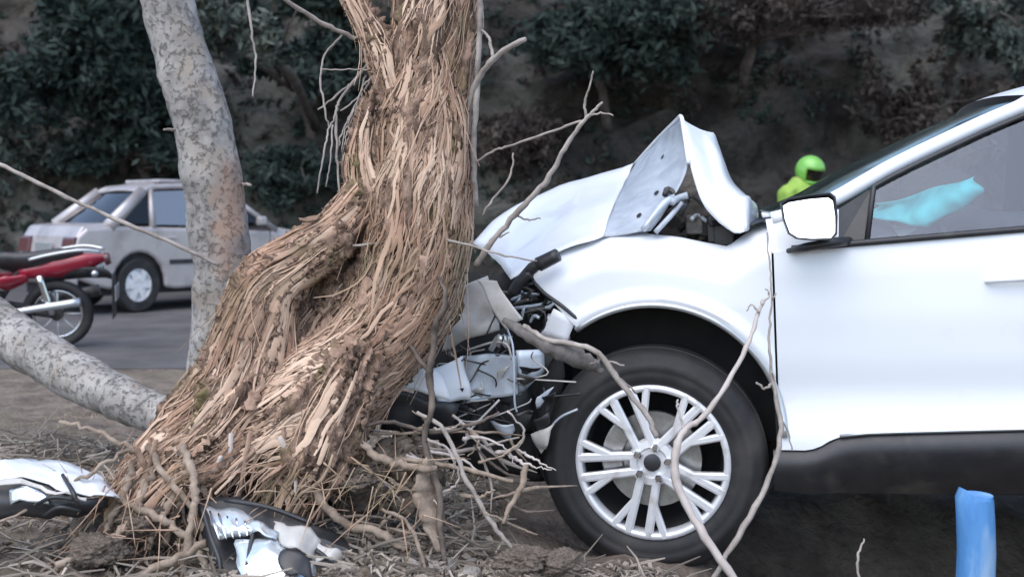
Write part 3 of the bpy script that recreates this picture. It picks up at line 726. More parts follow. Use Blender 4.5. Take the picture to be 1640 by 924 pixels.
i_top = 5 * 6 + 4
mk('windscreen', across(railp[2:i_top], .085, .03), M['wsglass'], car)
i_end = len(railp) - 10
mk('roof', across(railp[i_top - 1:i_end], .10, .05), M['paint'], car)
mk('rear_window', across(railp[i_end - 1:], -.06, .0), M['darkglass'], car)
ct = [C(1200, 358, .05), C(1222, 352, .05)]
rows = []
for k in range(13):
    t = k / 12; w = (1 - (2 * t - 1) ** 2) ** .75; y = .08 + t * (WID - .16)
    rows.append([Vector((rail[0].x - .085 * w - .12, y, rail[0].z - .03)), Vector((rail[0].x - .085 * w - .03, y, rail[0].z - .005)), Vector((rail[0].x - .085 * w + .06, y, rail[0].z + .0))])
mk('cowl_panel', grid(rows), M['blackp'], car)
# side windows
def sidewin(name, pts, m, yoff=.0, par=car):
    v = []
    for x, z in pts: v.append(Vector((x, bodyY(x, z) + .015 + yoff, z)))
    return mk(name, (v, [tuple(range(len(v)))]), m, par, False)
ra = lambda x: float(np.interp(x, [p.x for p in railp], [p.z for p in railp])) - .03
xq = C(1398, 303, .12).x; xb = C(1386, 388, .05).x
wtop = [(x, ra(x)) for x in np.linspace(xq, xd2 - .04, 14)]
for s in (0, 1):
    pts = [(xb, belt(xb) + .012)] + wtop + [(xd2 - .03, belt(xd2) + .012)]
    o = sidewin('side_window', pts, M['winglass'])
    pts2 = [(xd2 + .05, belt(xd2) + .012)] + [(x, ra(x)) for x in np.linspace(xd2 + .05, 3.0, 14)] + [(3.02, belt(3.0) + .012)]
    o2 = sidewin('side_window', pts2, M['darkglass'])
    bp = [(xd2 - .035, belt(xd2)), (xd2 - .035, ra(xd2 - .03)), (xd2 + .05, ra(xd2 + .05)), (xd2 + .05, belt(xd2))]
    o3 = sidewin('middle_pillar', bp, M['blackp'], -.006)
    if s == 1:
        for q in (o, o2, o3):
            for vv in q.data.vertices: vv.co.y = WID - vv.co.y
wt = [Vector((x, bodyY(x, z) + .004, z)) for x, z in [(xb, belt(xb))] + wtop]
mk('window_seal', tube(wt, .0085, 6), M['blackp'], car)
sailp = [C(1343, 393, .03), C(1343, 336, .07), C(1396, 302, .11), C(1387, 389, .03)]
o = mk('mirror_mount', join((sailp, [(0, 1, 2, 3)])), M['blackp'], car, False); solid(o, .012)
pp = [C(1226, 352, .05), C(1343, 336, .05), C(1343, 404, .02), C(1236, 406, .018)]
o = mk('pillar_base', (pp, [(0, 1, 2, 3)]), M['paint'], car, False); solid(o, .01)
# mirror
mo = [(1251, 326), (1262, 319), (1296, 313), (1329, 310), (1337, 316), (1340, 346), (1339, 374), (1332, 383), (1300, 384), (1276, 382), (1263, 374), (1255, 352)]
def ring(sc, yl, cx=1298, cy=348):
    return [C(cx + (a - cx) * sc, cy + (b - cy) * sc, yl) for a, b in mo]
m0, m1, m2 = ring(.80, -.04), ring(1.04, -.12), ring(1.0, -.185)
n_ = len(mo)
fr = []
for k in range(n_):
    fr += [(k, (k + 1) % n_, n_ + (k + 1) % n_, n_ + k), (n_ + k, n_ + (k + 1) % n_, 2 * n_ + (k + 1) % n_, 2 * n_ + k)]
m3 = ring(.945, -.183)
fr += [(2 * n_ + k, 2 * n_ + (k + 1) % n_, 3 * n_ + (k + 1) % n_, 3 * n_ + k) for k in range(n_)] + [tuple(range(n_))]
mh = mk('wing_mirror', (m0 + m1 + m2 + m3, fr), M['blackp'], car, True, 50)
gl = ring(.945, -.178)
zmid = sum(p.z for p in gl) / n_
gl = [Vector((p.x, p.y + (p.z - zmid) * .22, p.z)) for p in gl]
mk('mirror_glass', (gl, [tuple(range(n_))]), M['mirror'], mh, False)
mk('mirror_arm', limb([C(1262, 402, .0), C(1290, 396, -.05), C(1338, 388, -.04), C(1360, 386, .02)], [.008, .014, .016, .014], 5, 8), M['blackp'], mh)
# interior
def seat(x, y):
    return join(ball((x, y, .62), (.27, .25, .11)), limb([(x + .22, y, .62), (x + .30, y, .85), (x + .36, y, 1.13)], [.20, .23, .17], 5, 12, 0, 0, .45), ball((x + .39, y, 1.28), (.07, .13, .10)))
for y in (.47, WID - .47): mk('front_seat', seat(1.25, y), M['seat'], car)
mk('dashboard', limb([(.72, .12, .92), (.70, .5, 1.0), (.72, .93, .97), (.70, 1.36, 1.0), (.72, 1.74, .92)], [.12, .14, .14, .14, .12], 6, 12), M['interior'], car)
mk('instrument_binnacle', limb([C(1436, 398, .38), C(1478, 380, .42), C(1516, 356, .44), C(1545, 350, .46), C(1580, 362, .48), C(1640, 366, .50), C(1760, 360, .5)], [.02, .035, .045, .05, .055, .06, .06], 5, 10), M['interior'], car)
mk('steering_wheel', tube([Vector((.98, .47, .98)) + Vector((math.sin(a) * -.06, math.cos(a) * .18, math.sin(a) * .17)) for a in np.linspace(0, 2 * math.pi, 28)], .014, 8), M['interior'], car)
# turquoise sheet behind the window, its colour imitating a reflection in the glass
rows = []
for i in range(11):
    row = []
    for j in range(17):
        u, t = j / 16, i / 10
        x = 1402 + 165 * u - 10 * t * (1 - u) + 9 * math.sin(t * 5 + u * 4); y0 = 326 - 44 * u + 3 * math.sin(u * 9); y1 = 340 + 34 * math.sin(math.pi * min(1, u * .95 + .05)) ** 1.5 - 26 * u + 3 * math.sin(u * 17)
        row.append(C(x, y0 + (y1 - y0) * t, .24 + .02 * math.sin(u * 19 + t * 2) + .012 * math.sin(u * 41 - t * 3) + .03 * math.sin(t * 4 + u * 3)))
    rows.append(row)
v, f = grid(rows); cl = mk('teal_reflection_sheet', ([MC @ p for p in v], f), M['teal']); tag(cl, 'turquoise sheet imitating a reflection in the white car side window', 'painted reflection'); solid(cl, .003)

# wheels
def wheel(x, yface, flip, detail):
    w = empty('wheel'); w.parent = car; w.location = (x, yface, .336)
    if flip: w.rotation_euler = (0, 0, math.pi)
    prof = [(.215, .244), (.222, .27), (.218, .315), (.205, .345), (.188, .358), (.165, .364), (.160, .354), (.152, .354), (.147, .366), (.118, .3665), (.113, .355), (.105, .355), (.100, .367),
            (.072, .3665), (.067, .355), (.06, .355), (.055, .364), (.034, .357), (.016, .343), (.006, .322), (.003, .319), (.001, .312), (-.001, .300), (.002, .296), (.0, .285), (.002, .270), (.006, .262), (.014, .250), (.020, .244)]
    mk('tyre', lathe_y(prof, 72), M['rubber'], w, True, 50)
    mk('rim', lathe_y([(.016, .250), (.008, .248), (.007, .232), (.016, .227), (.05, .226), (.20, .218)], 64), M['alloy'], w)
    mk('rim_well', lathe_y([(.055, .2235), (.19, .212), (.19, .03)], 48), M['liner'], w)
    def bar(x0, z0, x1, z1, w0, w1, y0=.012, y1=.022, th=.03):
        d = Vector((x1 - x0, 0, z1 - z0)).normalized(); n = Vector((-d.z, 0, d.x)); a = Vector((x0, y0, z0)); b = Vector((x1, y1, z1))
        V = []
        for p, ww in ((a, w0), (b, w1)):
            V += [p - n * ww, p - n * ww * .55 + Vector((0, -.006, 0)), p + n * ww * .55 + Vector((0, -.006, 0)), p + n * ww, p + n * ww * .8 + Vector((0, th, 0)), p - n * ww * .8 + Vector((0, th, 0))]
        return V, [(i, (i + 1) % 6, 6 + (i + 1) % 6, 6 + i) for i in range(6)] + [(0, 5, 4, 3, 2, 1), (6, 7, 8, 9, 10, 11)]
    sp = []
    for s in (-1, 1):
        sp.append(bar(.045, s * .025, .238, s * .033, .0135, .0145, .012, .012))
        sp.append(bar(.130, s * .030, .228, s * .086, .011, .0125, .0125, .0125))
    me = None
    for k in range(5):
        if me is None: o = mk('spoke', join(*sp), M['alloy'], w, False); me = o.data
        else: o = link('spoke', me, w, False)
        o.rotation_euler = (0, -R(185 + 72 * k), 0)
    mk('hub', lathe_y([(.03, .078), (.008, .072), (.006, .05), (.012, .045), (.012, .0001)], 40), M['alloy'], w, True, 40)
    mk('centre_cap', lathe_y([(.012, .028), (.002, .026), (-.001, .018), (-.001, .0001)], 32), M['alloy_dark'], w, True, 40)
    nm = None
    for k in range(5):
        a = R(185 + 36 + 72 * k); c = (.052 * math.cos(a), 0, .052 * math.sin(a))
        v, f = lathe_y([(.012, .0150), (-.006, .0140), (-.011, .010), (-.011, .0001)], 6)
        if nm is None: o = mk('lug_nut', (v, f), M['chrome'], w, False); nm = o.data
        else: o = link('lug_nut', nm, w, False)
        o.location = c
    if detail:
        mk('brake_disc', lathe_y([(.105, .06), (.075, .06), (.07, .155), (.085, .157), (.09, .06)], 48), M['disc'], w, True, 40)
        cp = [(.17 * math.cos(R(a)), .17 * math.sin(R(a))) for a in range(135, 200, 10)] + [(.10 * math.cos(R(a)), .10 * math.sin(R(a))) for a in range(195, 130, -10)]
        bevel(mk('brake_caliper', prism(cp, .055, .12), M['disc'], w, False), .006)
    return w
wheel(0, 0.0, False, True); wheel(2.71, .01, False, False); wheel(0, WID - .0, True, False); wheel(2.71, WID - .01, True, False)

# buckled bonnet
def dense(rows, k=5):
    r1 = [crom(r, k) for r in rows]
    cols = [crom([r[j] for r in r1], k) for j in range(len(r1[0]))]
    return [[c[i] for c in cols] for i in range(len(cols[0]))]
def cg(name, rows, m, par=car, lv=2, th=.003, kink=None):
    D = dense([[C(*p) for p in r] for r in rows])
    D = [[p + Vector((0, .016 * noise.noise(p * 11) + .008 * abs(noise.noise(p * 23)), .010 * noise.noise(p * 8 + Vector((3, 1, 5))))) for p in r] for r in D]
    o = mk(name, grid(D), m, par, True, 40); solid(o, th); return o
bon = cg('bonnet', [[(818, 446, .08), (866, 417, .08), (912, 398, .08), (948, 386, .09), (966, 377, .10)],
              [(798, 421, .38), (850, 388, .36), (898, 358, .36), (945, 338, .34), (983, 328, .34)],
              [(776, 402, .74), (825, 361, .74), (880, 333, .74), (940, 307, .70), (1003, 291, .68)],
              [(757, 389, 1.02), (797, 349, 1.04), (850, 318, 1.04), (930, 288, 1.0), (1019, 261, .95)],
              [(772, 400, 1.45), (815, 366, 1.45), (870, 338, 1.45), (950, 315, 1.45), (1050, 300, 1.45)]], M['paint'])
cg('bonnet_underside', [[(966, 377, .10), (990, 375, .11), (1015, 374, .11), (1042, 373, .12)],
              [(983, 330, .34), (1006, 338, .24), (1034, 350, .16), (1062, 344, .14)],
              [(1002, 290, .66), (1034, 284, .42), (1066, 300, .25), (1098, 278, .20)],
              [(1019, 261, .92), (1046, 240, .66), (1075, 232, .45), (1101, 232, .30)],
              [(1024, 256, .94), (1052, 224, .70), (1080, 198, .46), (1091, 189, .34)]], M['hood_under'], bon, 2, .004)
cg('bonnet_rear', [[(1091, 189, .33), (1100, 196, .33), (1120, 206, .40), (1142, 216, .50), (1150, 232, .9)],
              [(1099, 232, .25), (1108, 236, .24), (1132, 245, .30), (1155, 252, .38), (1162, 266, .9)],
              [(1108, 276, .18), (1118, 280, .17), (1140, 284, .22), (1166, 288, .30), (1176, 296, .9)],
              [(1124, 322, .12), (1136, 322, .11), (1160, 318, .15), (1186, 312, .22), (1200, 318, .9)],
              [(1150, 352, .09), (1160, 352, .08), (1180, 342, .11), (1199, 322, .18), (1212, 330, .9)],
              [(1176, 370, .06), (1184, 371, .05), (1194, 369, .06), (1200, 366, .10), (1214, 352, .9)]], M['paint'], bon, 2, .004)
mk('bonnet_flange', tube(crom([C(1016, 264, .93), C(1050, 226, .70), C(1082, 194, .44), C(1091, 188, .33), C(1096, 215, .28), C(1103, 262, .2)], 5), .008, 6), M['paint'], bon)
bu = bpy.data.objects['bonnet_underside']; bpy.context.view_layer.update()
for a, b in ((1062, 252), (1024, 346), (1052, 310)):
    o_ = MCi @ Vector((0, 0, CH)); d_ = (MCi.to_3x3() @ Vector(((a - CX) / F, 1, -(b - HY) / F))).normalized()
    hit, loc, nrm, fi = bu.ray_cast(o_, d_)
    if hit:
        if nrm.dot(d_) > 0: nrm = -nrm
        u_ = nrm.orthogonal().normalized(); w_ = nrm.cross(u_); c_ = loc + nrm * .004
        mk('bonnet_hole', ([c_ + u_ * .011 * math.cos(k * .628) + w_ * .008 * math.sin(k * .628) for k in range(10)], [tuple(range(10))]), M['liner'], bon, False)
mk('hinge', limb([C(1030, 368, .08), C(1060, 330, .12), C(1076, 318, .14)], [.012, .015, .012], 5, 6), M['steel'], bon)
mk('hinge', limb([C(1050, 372, .1), C(1075, 345, .13), C(1092, 325, .16)], [.010, .010, .008], 5, 6), M['hood_under'], bon)
# engine bay
rs = random.Random(21)
eb = [box(-.30, .44, .30, 1.55, .35, .84)]
eng = mk('engine', join(*eb), M['liner'], car, False)
for i in range(34):
    a = Vector((rs.uniform(.02, .40), rs.uniform(.32, .8), rs.uniform(.80, .97)))
    b = a + Vector((max(-.15, min(.15, rs.gauss(0, .1))), rs.uniform(-.1, .15), rs.gauss(0, .03)))
    mk('hose', limb([a, (a + b) / 2 + Vector((0, 0, rs.uniform(0, .06))), b], [rs.uniform(.008, .022)] * 3, 4, 7), M['darkmet'] if i % 3 else M['blackp'], eng)
for i in range(7):
    x, y, z = rs.uniform(.0, .36), rs.uniform(.22, .6), rs.uniform(.82, .92)
    bevel(mk('engine_cover', box(x, x + rs.uniform(.06, .14), y, y + .12, z - .06, z + rs.uniform(.02, .06)), M['darkmet'] if i % 2 else M['blackp'], eng, False), .01)
mk('dark_backing_sheet', grid(dense([[C(1040, 380, .62), C(1100, 384, .62), C(1200, 388, .62)], [C(1050, 320, .66), C(1110, 330, .66), C(1180, 345, .66)], [C(1070, 250, .72), C(1110, 262, .72), C(1150, 290, .72)]], 5)), M['darkmet'], eng)  # added dark sheet closing the bonnet gap; its colour stands for bay shade
for i in range(26):
    x = rs.uniform(1062, 1172); y = rs.uniform(max(300, 300 + (x - 1100) * .9), 386); yl = rs.uniform(.16, .5); k_ = (x + rs.gauss(0, 22), y + rs.gauss(4, 12), yl + rs.uniform(-.05, .05))
    mk('hose', limb([C(x, y, yl), C((x + k_[0]) / 2 + rs.gauss(0, 5), (y + k_[1]) / 2 - rs.uniform(0, 10), yl), C(*k_)], [rs.uniform(.005, .013)] * 3, 5, 7), M[['darkmet', 'blackp', 'hood_under', 'darkmet'][i % 4]], eng)
for i in range(9):
    x = rs.uniform(1070, 1165); y = rs.uniform(350, 386); yl = rs.uniform(.15, .4)
    p = C(x, y, yl); bevel(mk('engine_cover', box(p.x, p.x + rs.uniform(.02, .07), p.y, p.y + .06, p.z - .05, p.z + .02), M[['darkmet', 'liner', 'blackp'][i % 3]], eng, False), .006)
# front end wreckage
def crumple(name, corners, nu, nv, amp, m, seed, th=.003, par=car, fr=9.0):
    (a, b, c, d) = [C(*q) for q in corners]
    rows = []
    for i in range(nv + 1):
        row = []
        for j in range(nu + 1):
            u, t = j / nu, i / nv
            p = (a.lerp(b, u)).lerp(d.lerp(c, u), t)
            q = p * fr + Vector((seed * 3.1, seed * 1.7, 0))
            p = p + Vector((noise.noise(q), 1.6 * noise.noise(q + Vector((5, 9, 2))), noise.noise(q + Vector((11, 3, 7))))) * amp
            row.append(p)
        rows.append(row)
    o = mk(name, grid(rows), m, par, True, 30); solid(o, th); return o
crumple('bumper_beam', [(735, 572, .02), (826, 570, -.02), (826, 632, -.02), (742, 643, .0)], 20, 12, .017, M['steel'], 1, .02)
crumple('crash_bracket', [(826, 562, -.01), (872, 560, .03), (870, 596, .04), (828, 632, .0)], 5, 4, .008, M['steel'], 2, .01)
crumple('bumper_shard', [(630, 586, -.22), (700, 594, -.16), (722, 646, -.14), (620, 618, -.22)], 12, 8, .020, M['paint'], 3, .004)
crumple('bumper_shard', [(690, 590, -.10), (742, 572, -.03), (748, 644, -.04), (700, 640, -.10)], 12, 10, .026, M['paint'], 4, .004)
crumple('bumper_skin', [(722, 470, .05), (772, 446, .06), (800, 528, .0), (708, 560, .0)], 18, 18, .034, M['bumpgrey'], 5, .004)
crumple('bumper_strip', [(764, 446, -.05), (796, 452, -.05), (838, 512, -.07), (812, 528, -.07)], 8, 16, .018, M['bumpgrey'], 6, .004)
crumple('fender_tab', [(888, 494, .01), (924, 512, .0), (908, 548, .01), (864, 538, .03)], 4, 4, .006, M['paint'], 7, .004)
crumple('grille_shard', [(622, 622, -.18), (730, 648, -.10), (720, 705, -.06), (618, 690, -.14)], 12, 8, .035, M['blackp'], 21, .004)
crumple('grille_shard', [(640, 640, -.02), (760, 650, .0), (740, 700, .02), (640, 690, .0)], 9, 5, .03, M['blackp'], 8, .004)
crumple('grille_shard', [(740, 640, .0), (850, 600, .05), (860, 690, .06), (750, 700, .02)], 9, 6, .03, M['blackp'], 9, .004)
crumple('splash_guard', [(826, 560, .06), (900, 560, .05), (890, 760, .10), (830, 740, .08)], 8, 12, .03, M['liner'], 10, .004)
crumple('splash_guard', [(700, 690, .05), (860, 690, .08), (880, 770, .15), (720, 760, .12)], 10, 6, .03, M['liner'], 11, .004)
crumple('radiator', [(700, 440, .30), (900, 430, .32), (900, 700, .32), (640, 700, .30)], 10, 10, .03, M['liner'], 12, .02)
crumple('headlamp_housing', [(722, 530, .10), (812, 526, .06), (800, 570, .04), (722, 572, .08)], 6, 4, .012, M['liner'], 13, .01)
for i in range(30):
    a = C(rs.uniform(812, 885), rs.uniform(448, 520), rs.uniform(.02, .10)); b = a + Vector((rs.gauss(.03, .05), rs.gauss(-.01, .02), rs.gauss(0, .02)))
    mk('cooling_fin', limb([a, (a + b) / 2 + Vector((0, 0, rs.gauss(0, .012))), b], [.006, .007, .005], 4, 5), [M['darkmet'], M['steel'], M['blackp']][i % 3], car)
mk('headlamp_connector', join(limb([C(836, 446, .02), C(852, 430, .0), C(868, 420, -.01)], [.016, .020, .016], 4, 8), limb([C(862, 424, -.01), C(894, 408, -.02)], [.024, .022], 4, 8), limb([C(820, 470, .02), C(832, 452, .01), C(850, 436, .0)], [.018, .02, .016], 4, 8)), M['blackp'], car)
mk('fender_edge', limb([C(845, 440, .03), C(870, 468, .01), C(900, 490, .0), C(926, 512, -.005)], [.006, .007, .007, .006], 5, 6), M['blackp'], car)
for i, sp in enumerate([[(812, 525, -.02), (822, 560, -.04), (824, 640, -.04), (828, 660, -.03)], [(800, 640, -.03), (752, 690, -.04), (745, 710, -.04)], [(870, 620, -.01), (880, 634, -.02), (930, 630, -.03)],
                        [(870, 700, .0), (895, 670, -.03), (925, 655, -.04)], [(750, 560, .0), (790, 548, -.02), (812, 552, -.03), (820, 575, -.03)], [(830, 690, .02), (800, 664, .0), (790, 640, -.01)]]):
    mk('wire', limb([C(*q) for q in sp], [.004] * len(sp), 6, 6), [M['steel'], M['bumpgrey'], M['blackp']][i % 3], car)
for i in range(20):
    x = rs.uniform(640, 870); y = rs.uniform(570, 700); yl = rs.uniform(-.06, .02); w_, h_ = rs.uniform(14, 50), rs.uniform(10, 34); e = (x + rs.uniform(.2, .9) * w_, y + h_, yl + .02)
    crumple('bumper_shard', [(x, y, yl), (x + w_, y + rs.uniform(-16, 16), yl - .02), e, (e[0] - rs.uniform(1, 5), e[1] + 2, e[2])], 7, 6, .018, M[['blackp', 'liner', 'bumpgrey', 'liner', 'blackp', 'steel', 'darkmet'][i % 7]], 30 + i, .003, car, 16)
for i in range(18):
    x = rs.uniform(690, 880); y = rs.uniform(470, 640); p_ = [(x + rs.gauss(0, 22) * k, y + rs.uniform(4, 22) * k, rs.uniform(-.05, .03)) for k in range(4)]
    mk('wire', limb([C(*q) for q in p_], [.0028] * 4, 5, 5), M[['blackp', 'darkmet', 'bumpgrey'][i % 3]], car)
for i in range(3):
    mk('lamp_bracket', limb([C(786 + 12 * i, 560 - i * 6, -.01), C(800 + 8 * i, 540, -.02), C(812, 556, -.02)], [.010, .012, .008], 4, 6), M['trim'], car)

# ------------------------------------------------------------------ loose branches around the wheel
branch('broken_branch', [[(838, 522, 3.30, 6), (880, 545, 3.26, 6.5), (950, 560, 3.2, 7), (990, 608, 3.17, 7), (1035, 665, 3.14, 7), (1052, 700, 3.13, 6)], [(992, 606, 3.17, 3), (1020, 630, 3.2, 2.5)], [(952, 560, 3.2, 3), (960, 578, 3.22, 2.5), (945, 582, 3.22, 2)], [(1000, 585, 3.18, 2.5), (962, 575, 3.2, 2)]],
       M['twig'], None, 'pale bent branch leaning from the crushed bumper onto the alloy wheel')
branch('broken_branch', [[(1222, 480, 3.22, 4), (1212, 510, 3.2, 5), (1190, 570, 3.16, 5.5), (1135, 658, 3.12, 6.5), (1096, 690, 3.1, 8), (1082, 730, 3.08, 10), (1085, 775, 3.06, 10), (1120, 845, 3.02, 10), (1188, 945, 2.96, 10)],
       [(1216, 500, 3.2, 3), (1203, 488, 3.2, 2), (1196, 498, 3.2, 1.6)], [(1220, 488, 3.21, 3), (1232, 472, 3.21, 2.2), (1226, 462, 3.2, 1.6)], [(1098, 690, 3.1, 4), (1085, 655, 3.1, 3), (1086, 640, 3.1, 2)]],
       M['palewood'], None, 'pale barkless branch propped upright in front of the alloy wheel')
branch('broken_branch', [[(1229, 372, 3.30, 2), (1233, 430, 3.28, 2), (1236, 480, 3.27, 2.5), (1232, 540, 3.25, 3), (1238, 610, 3.22, 4.5), (1250, 700, 3.18, 6), (1218, 795, 3.12, 7), (1165, 888, 3.05, 7), (1140, 930, 3.02, 6)],
       [(1238, 612, 3.22, 4), (1225, 622, 3.22, 3), (1212, 612, 3.22, 2.5)], [(1246, 660, 3.2, 3), (1262, 690, 3.2, 2), (1268, 722, 3.19, 1.6)], [(1236, 480, 3.27, 2), (1243, 470, 3.26, 2)], [(1240, 610, 3.22, 3), (1236, 596, 3.2, 2)]],
       M['twig'], None, 'thin grey stick standing against the white front door seam')
branch('broken_branch', [[(762, 425, 3.4, 8), (795, 378, 3.38, 7), (840, 328, 3.36, 7), (876, 288, 3.35, 7), (905, 238, 3.34, 6), (930, 200, 3.33, 5), (948, 180, 3.32, 4), (965, 164, 3.31, 3)],
       [(938, 190, 3.33, 3.5), (936, 165, 3.32, 3), (944, 140, 3.31, 2.5), (950, 114, 3.3, 2)], [(930, 194, 3.33, 3), (880, 212, 3.36, 3), (815, 234, 3.4, 3), (790, 242, 3.42, 3), (758, 262, 3.44, 2.5)], [(944, 183, 3.32, 2.5), (965, 182, 3.31, 2), (982, 186, 3.3, 1.6)],
       [(826, 345, 3.37, 2.5), (845, 352, 3.37, 2), (866, 350, 3.37, 1.8)], [(800, 380, 3.38, 2.5), (815, 372, 3.36, 2)], [(822, 245, 3.4, 2), (816, 285, 3.4, 2.5), (785, 325, 3.41, 2.5), (772, 345, 3.42, 2)]],
       M['twig'], None, 'bare forked twig rising between the torn trunk and the bonnet')
branch('broken_branch', [[(-40, 246, 4.2, 4.5), (35, 280, 4.18, 5), (120, 322, 4.16, 5), (200, 357, 4.14, 5), (300, 400, 4.12, 5), (350, 424, 4.1, 4)]], M['twig'], None, 'long straight thin stick crossing in front of the silver sedan')
branch('wood_stub', [[(806, 512, 3.34, 7), (850, 538, 3.3, 12), (905, 564, 3.27, 17), (945, 582, 3.26, 13), (966, 596, 3.26, 4)]], M['greylog'], None, 'short thick grey wood stub wedged before the front tyre', n=12)
branch('root_stake', [[(702, 440, 3.28, 3), (714, 480, 3.26, 6), (698, 520, 3.25, 9), (694, 560, 3.25, 8), (688, 600, 3.24, 9), (692, 650, 3.22, 8), (680, 700, 3.2, 7), (690, 745, 3.19, 8), (704, 790, 3.16, 9), (706, 850, 3.12, 8), (716, 930, 3.06, 7)], [(700, 540, 3.25, 5), (722, 500, 3.26, 4), (735, 450, 3.27, 3)], [(690, 600, 3.24, 6), (660, 560, 3.27, 5), (640, 540, 3.3, 3)]], M['twigdark'], None, 'dark upright snapped stem standing before the shattered tree', 'stem')
branch('broken_branch', [[(668, 660, 3.24, 5), (712, 690, 3.2, 6), (748, 770, 3.15, 6), (790, 840, 3.1, 6), (822, 880, 3.08, 5)]], M['twig'], None, 'thin brown stick slanting down to the dirt left of the tyre')
branch('broken_branch', [[(632, 735, 3.24, 6), (700, 742, 3.22, 6), (760, 755, 3.2, 6), (822, 770, 3.18, 5)]], M['root'], None, 'horizontal pale root piece lying below the crushed bumper')
branch('broken_branch', [[(842, 745, 3.2, 7), (835, 780, 3.18, 8), (815, 815, 3.15, 6), (806, 838, 3.13, 4)]], M['root'], None, 'short hooked root piece leaning beside the muddy front tyre')
branch('broken_branch', [[(560, 690, 3.2, 4), (620, 676, 3.22, 5), (690, 692, 3.22, 5), (745, 684, 3.24, 4), (800, 660, 3.26, 3)]], M['twigdark'], None, 'dark twig stretched under the white bumper shards')
branch('broken_branch', [[(612, 815, 3.08, 4), (650, 835, 3.06, 5), (672, 880, 3.03, 5), (690, 940, 3.0, 4)]], M['root'], None, 'curved thin root bending into the dirt below the bark slab')
branch('broken_branch', [[(1376, 930, 2.95, 3.5), (1374, 890, 2.95, 3), (1384, 862, 2.95, 2)]], M['twig'], None, 'tiny upright twig in the dark ditch below the car sill')
rs = random.Random(12)
for i in range(30):
    x = rs.uniform(540, 860); y = rs.uniform(650, 860); Y = np.interp(y, [650, 880], [3.42, 3.08]); a_ = rs.gauss(.2, .8); L = rs.uniform(30, 95)
    q = [(x - math.cos(a_) * L, y - math.sin(a_) * L * .6, Y + rs.uniform(-.05, .05), rs.uniform(1.2, 4)), (x + rs.uniform(-12, 12), y + rs.uniform(-22, 22), Y + rs.uniform(-.03, .03), rs.uniform(2.5, 6)), (x + math.cos(a_) * L, y + math.sin(a_) * L * .6, Y + rs.uniform(-.05, .05), rs.uniform(.8, 2.5))]
    branch('loose_stick', [q], M[['twig', 'root', 'twigdark'][i % 3]], None, 'loose brown stick in the tangle between torn tree and front tyre', 'stick', None, 6, .0015, 'sticks between tree and tyre')
for i in range(16):
    x = rs.uniform(600, 830); y = rs.uniform(680, 800); Y = np.interp(y, [650, 880], [3.36, 3.1]); L = rs.uniform(30, 80); a_ = rs.gauss(.3, .5); b_ = rs.uniform(-.5, .5)
    q = [(x + math.cos(a_ + b_ * k) * L * k / 2, y + math.sin(a_ + b_ * k) * L * .6 * k / 2, Y - .02 * k, rs.uniform(3, 6.5) * (1 - .22 * k)) for k in range(4)]
    branch('root_piece', [q], M['palewood' if i % 3 else 'root'], None, 'pale curved root piece below the crushed car nose', 'root', None, 7, .003, 'pale root pieces below the nose')
# bark slab
v, f = limb([W(690, 735, 3.2), W(682, 780, 3.18), W(690, 830, 3.15), W(705, 885, 3.1)], [.018, .048, .045, .02], 6, 12, .003, 5, .35)
o = mk('bark_slab', (v, f), M['root']); tag(o, 'upright brown bark slab standing behind the dark snapped stem', 'bark')

# ------------------------------------------------------------------ debris on the ground
def sheet(px_rows):
    return grid([[W(*p) for p in r] for r in px_rows])
org = W(110, 830, 3.0)
bf = empty('bumper_fragment', Matrix.Translation(org)); tag(bf, 'broken white bumper piece with black underside lying left of the roots', 'car part')
def frag(name, rows, m, root, o_, lv=2, th=.004):
    D = dense([[W(*p) - o_ for p in r] for r in rows], 4)
    D = [[p + Vector((noise.noise(p * 23), noise.noise(p * 19 + Vector((4, 2, 1))), noise.noise(p * 21 + Vector((1, 7, 3))))) * .017 for p in r] for r in D]
    v, f = grid(D); o = mk(name, (v, f), m, root, True, 35); solid(o, th); return o
frag('skin', [[(-60, 738, 3.25), (32, 734, 3.22), (95, 740, 3.2), (150, 756, 3.17), (185, 784, 3.14)], [(-60, 752, 3.12), (32, 748, 3.1), (95, 757, 3.08), (150, 775, 3.07), (192, 795, 3.08)], [(-60, 770, 3.04), (32, 768, 3.02), (90, 782, 3.0), (140, 792, 3.0), (185, 798, 3.03)]], M['paint'], bf, org)
frag('lower_grille', [[(-60, 775, 3.05), (32, 770, 3.03), (90, 784, 3.01), (140, 796, 3.01), (170, 802, 3.04)], [(-60, 805, 3.02), (32, 800, 3.0), (90, 806, 2.99), (130, 812, 3.0), (160, 815, 3.04)], [(-60, 832, 3.02), (32, 828, 3.0), (80, 830, 3.0), (120, 826, 3.02), (150, 822, 3.06)]], M['blackp'], bf, org)
frag('trim_strip', [[(-60, 771, 3.02), (32, 768, 2.995), (90, 783, 2.98), (140, 794, 2.985)], [(-60, 777, 3.0), (32, 774, 2.985), (90, 788, 2.975), (138, 798, 2.98)]], M['bumpgrey'], bf, org, 1)
for sp in ([(60, 806, 2.97), (85, 796, 2.96), (120, 800, 2.97)], [(70, 826, 2.98), (95, 812, 2.96), (130, 818, 2.98)], [(100, 760, 3.04), (118, 790, 2.97), (124, 812, 2.97)]):
    mk('broken_clip', limb([W(*q) - org for q in sp], [.005, .007, .004], 5, 6), M['blackp'], bf)
frag('lamp_insert', [[(20, 782, 3.0), (50, 784, 2.99), (80, 792, 2.985)], [(20, 806, 2.99), (50, 806, 2.98), (76, 806, 2.98)]], M['reflector'], bf, org, 1)
org = W(440, 915, 2.95)
hl = empty('headlamp_unit', Matrix.Translation(org)); tag(hl, 'smashed headlamp unit with bluish lens lying under the torn tree base', 'car part')
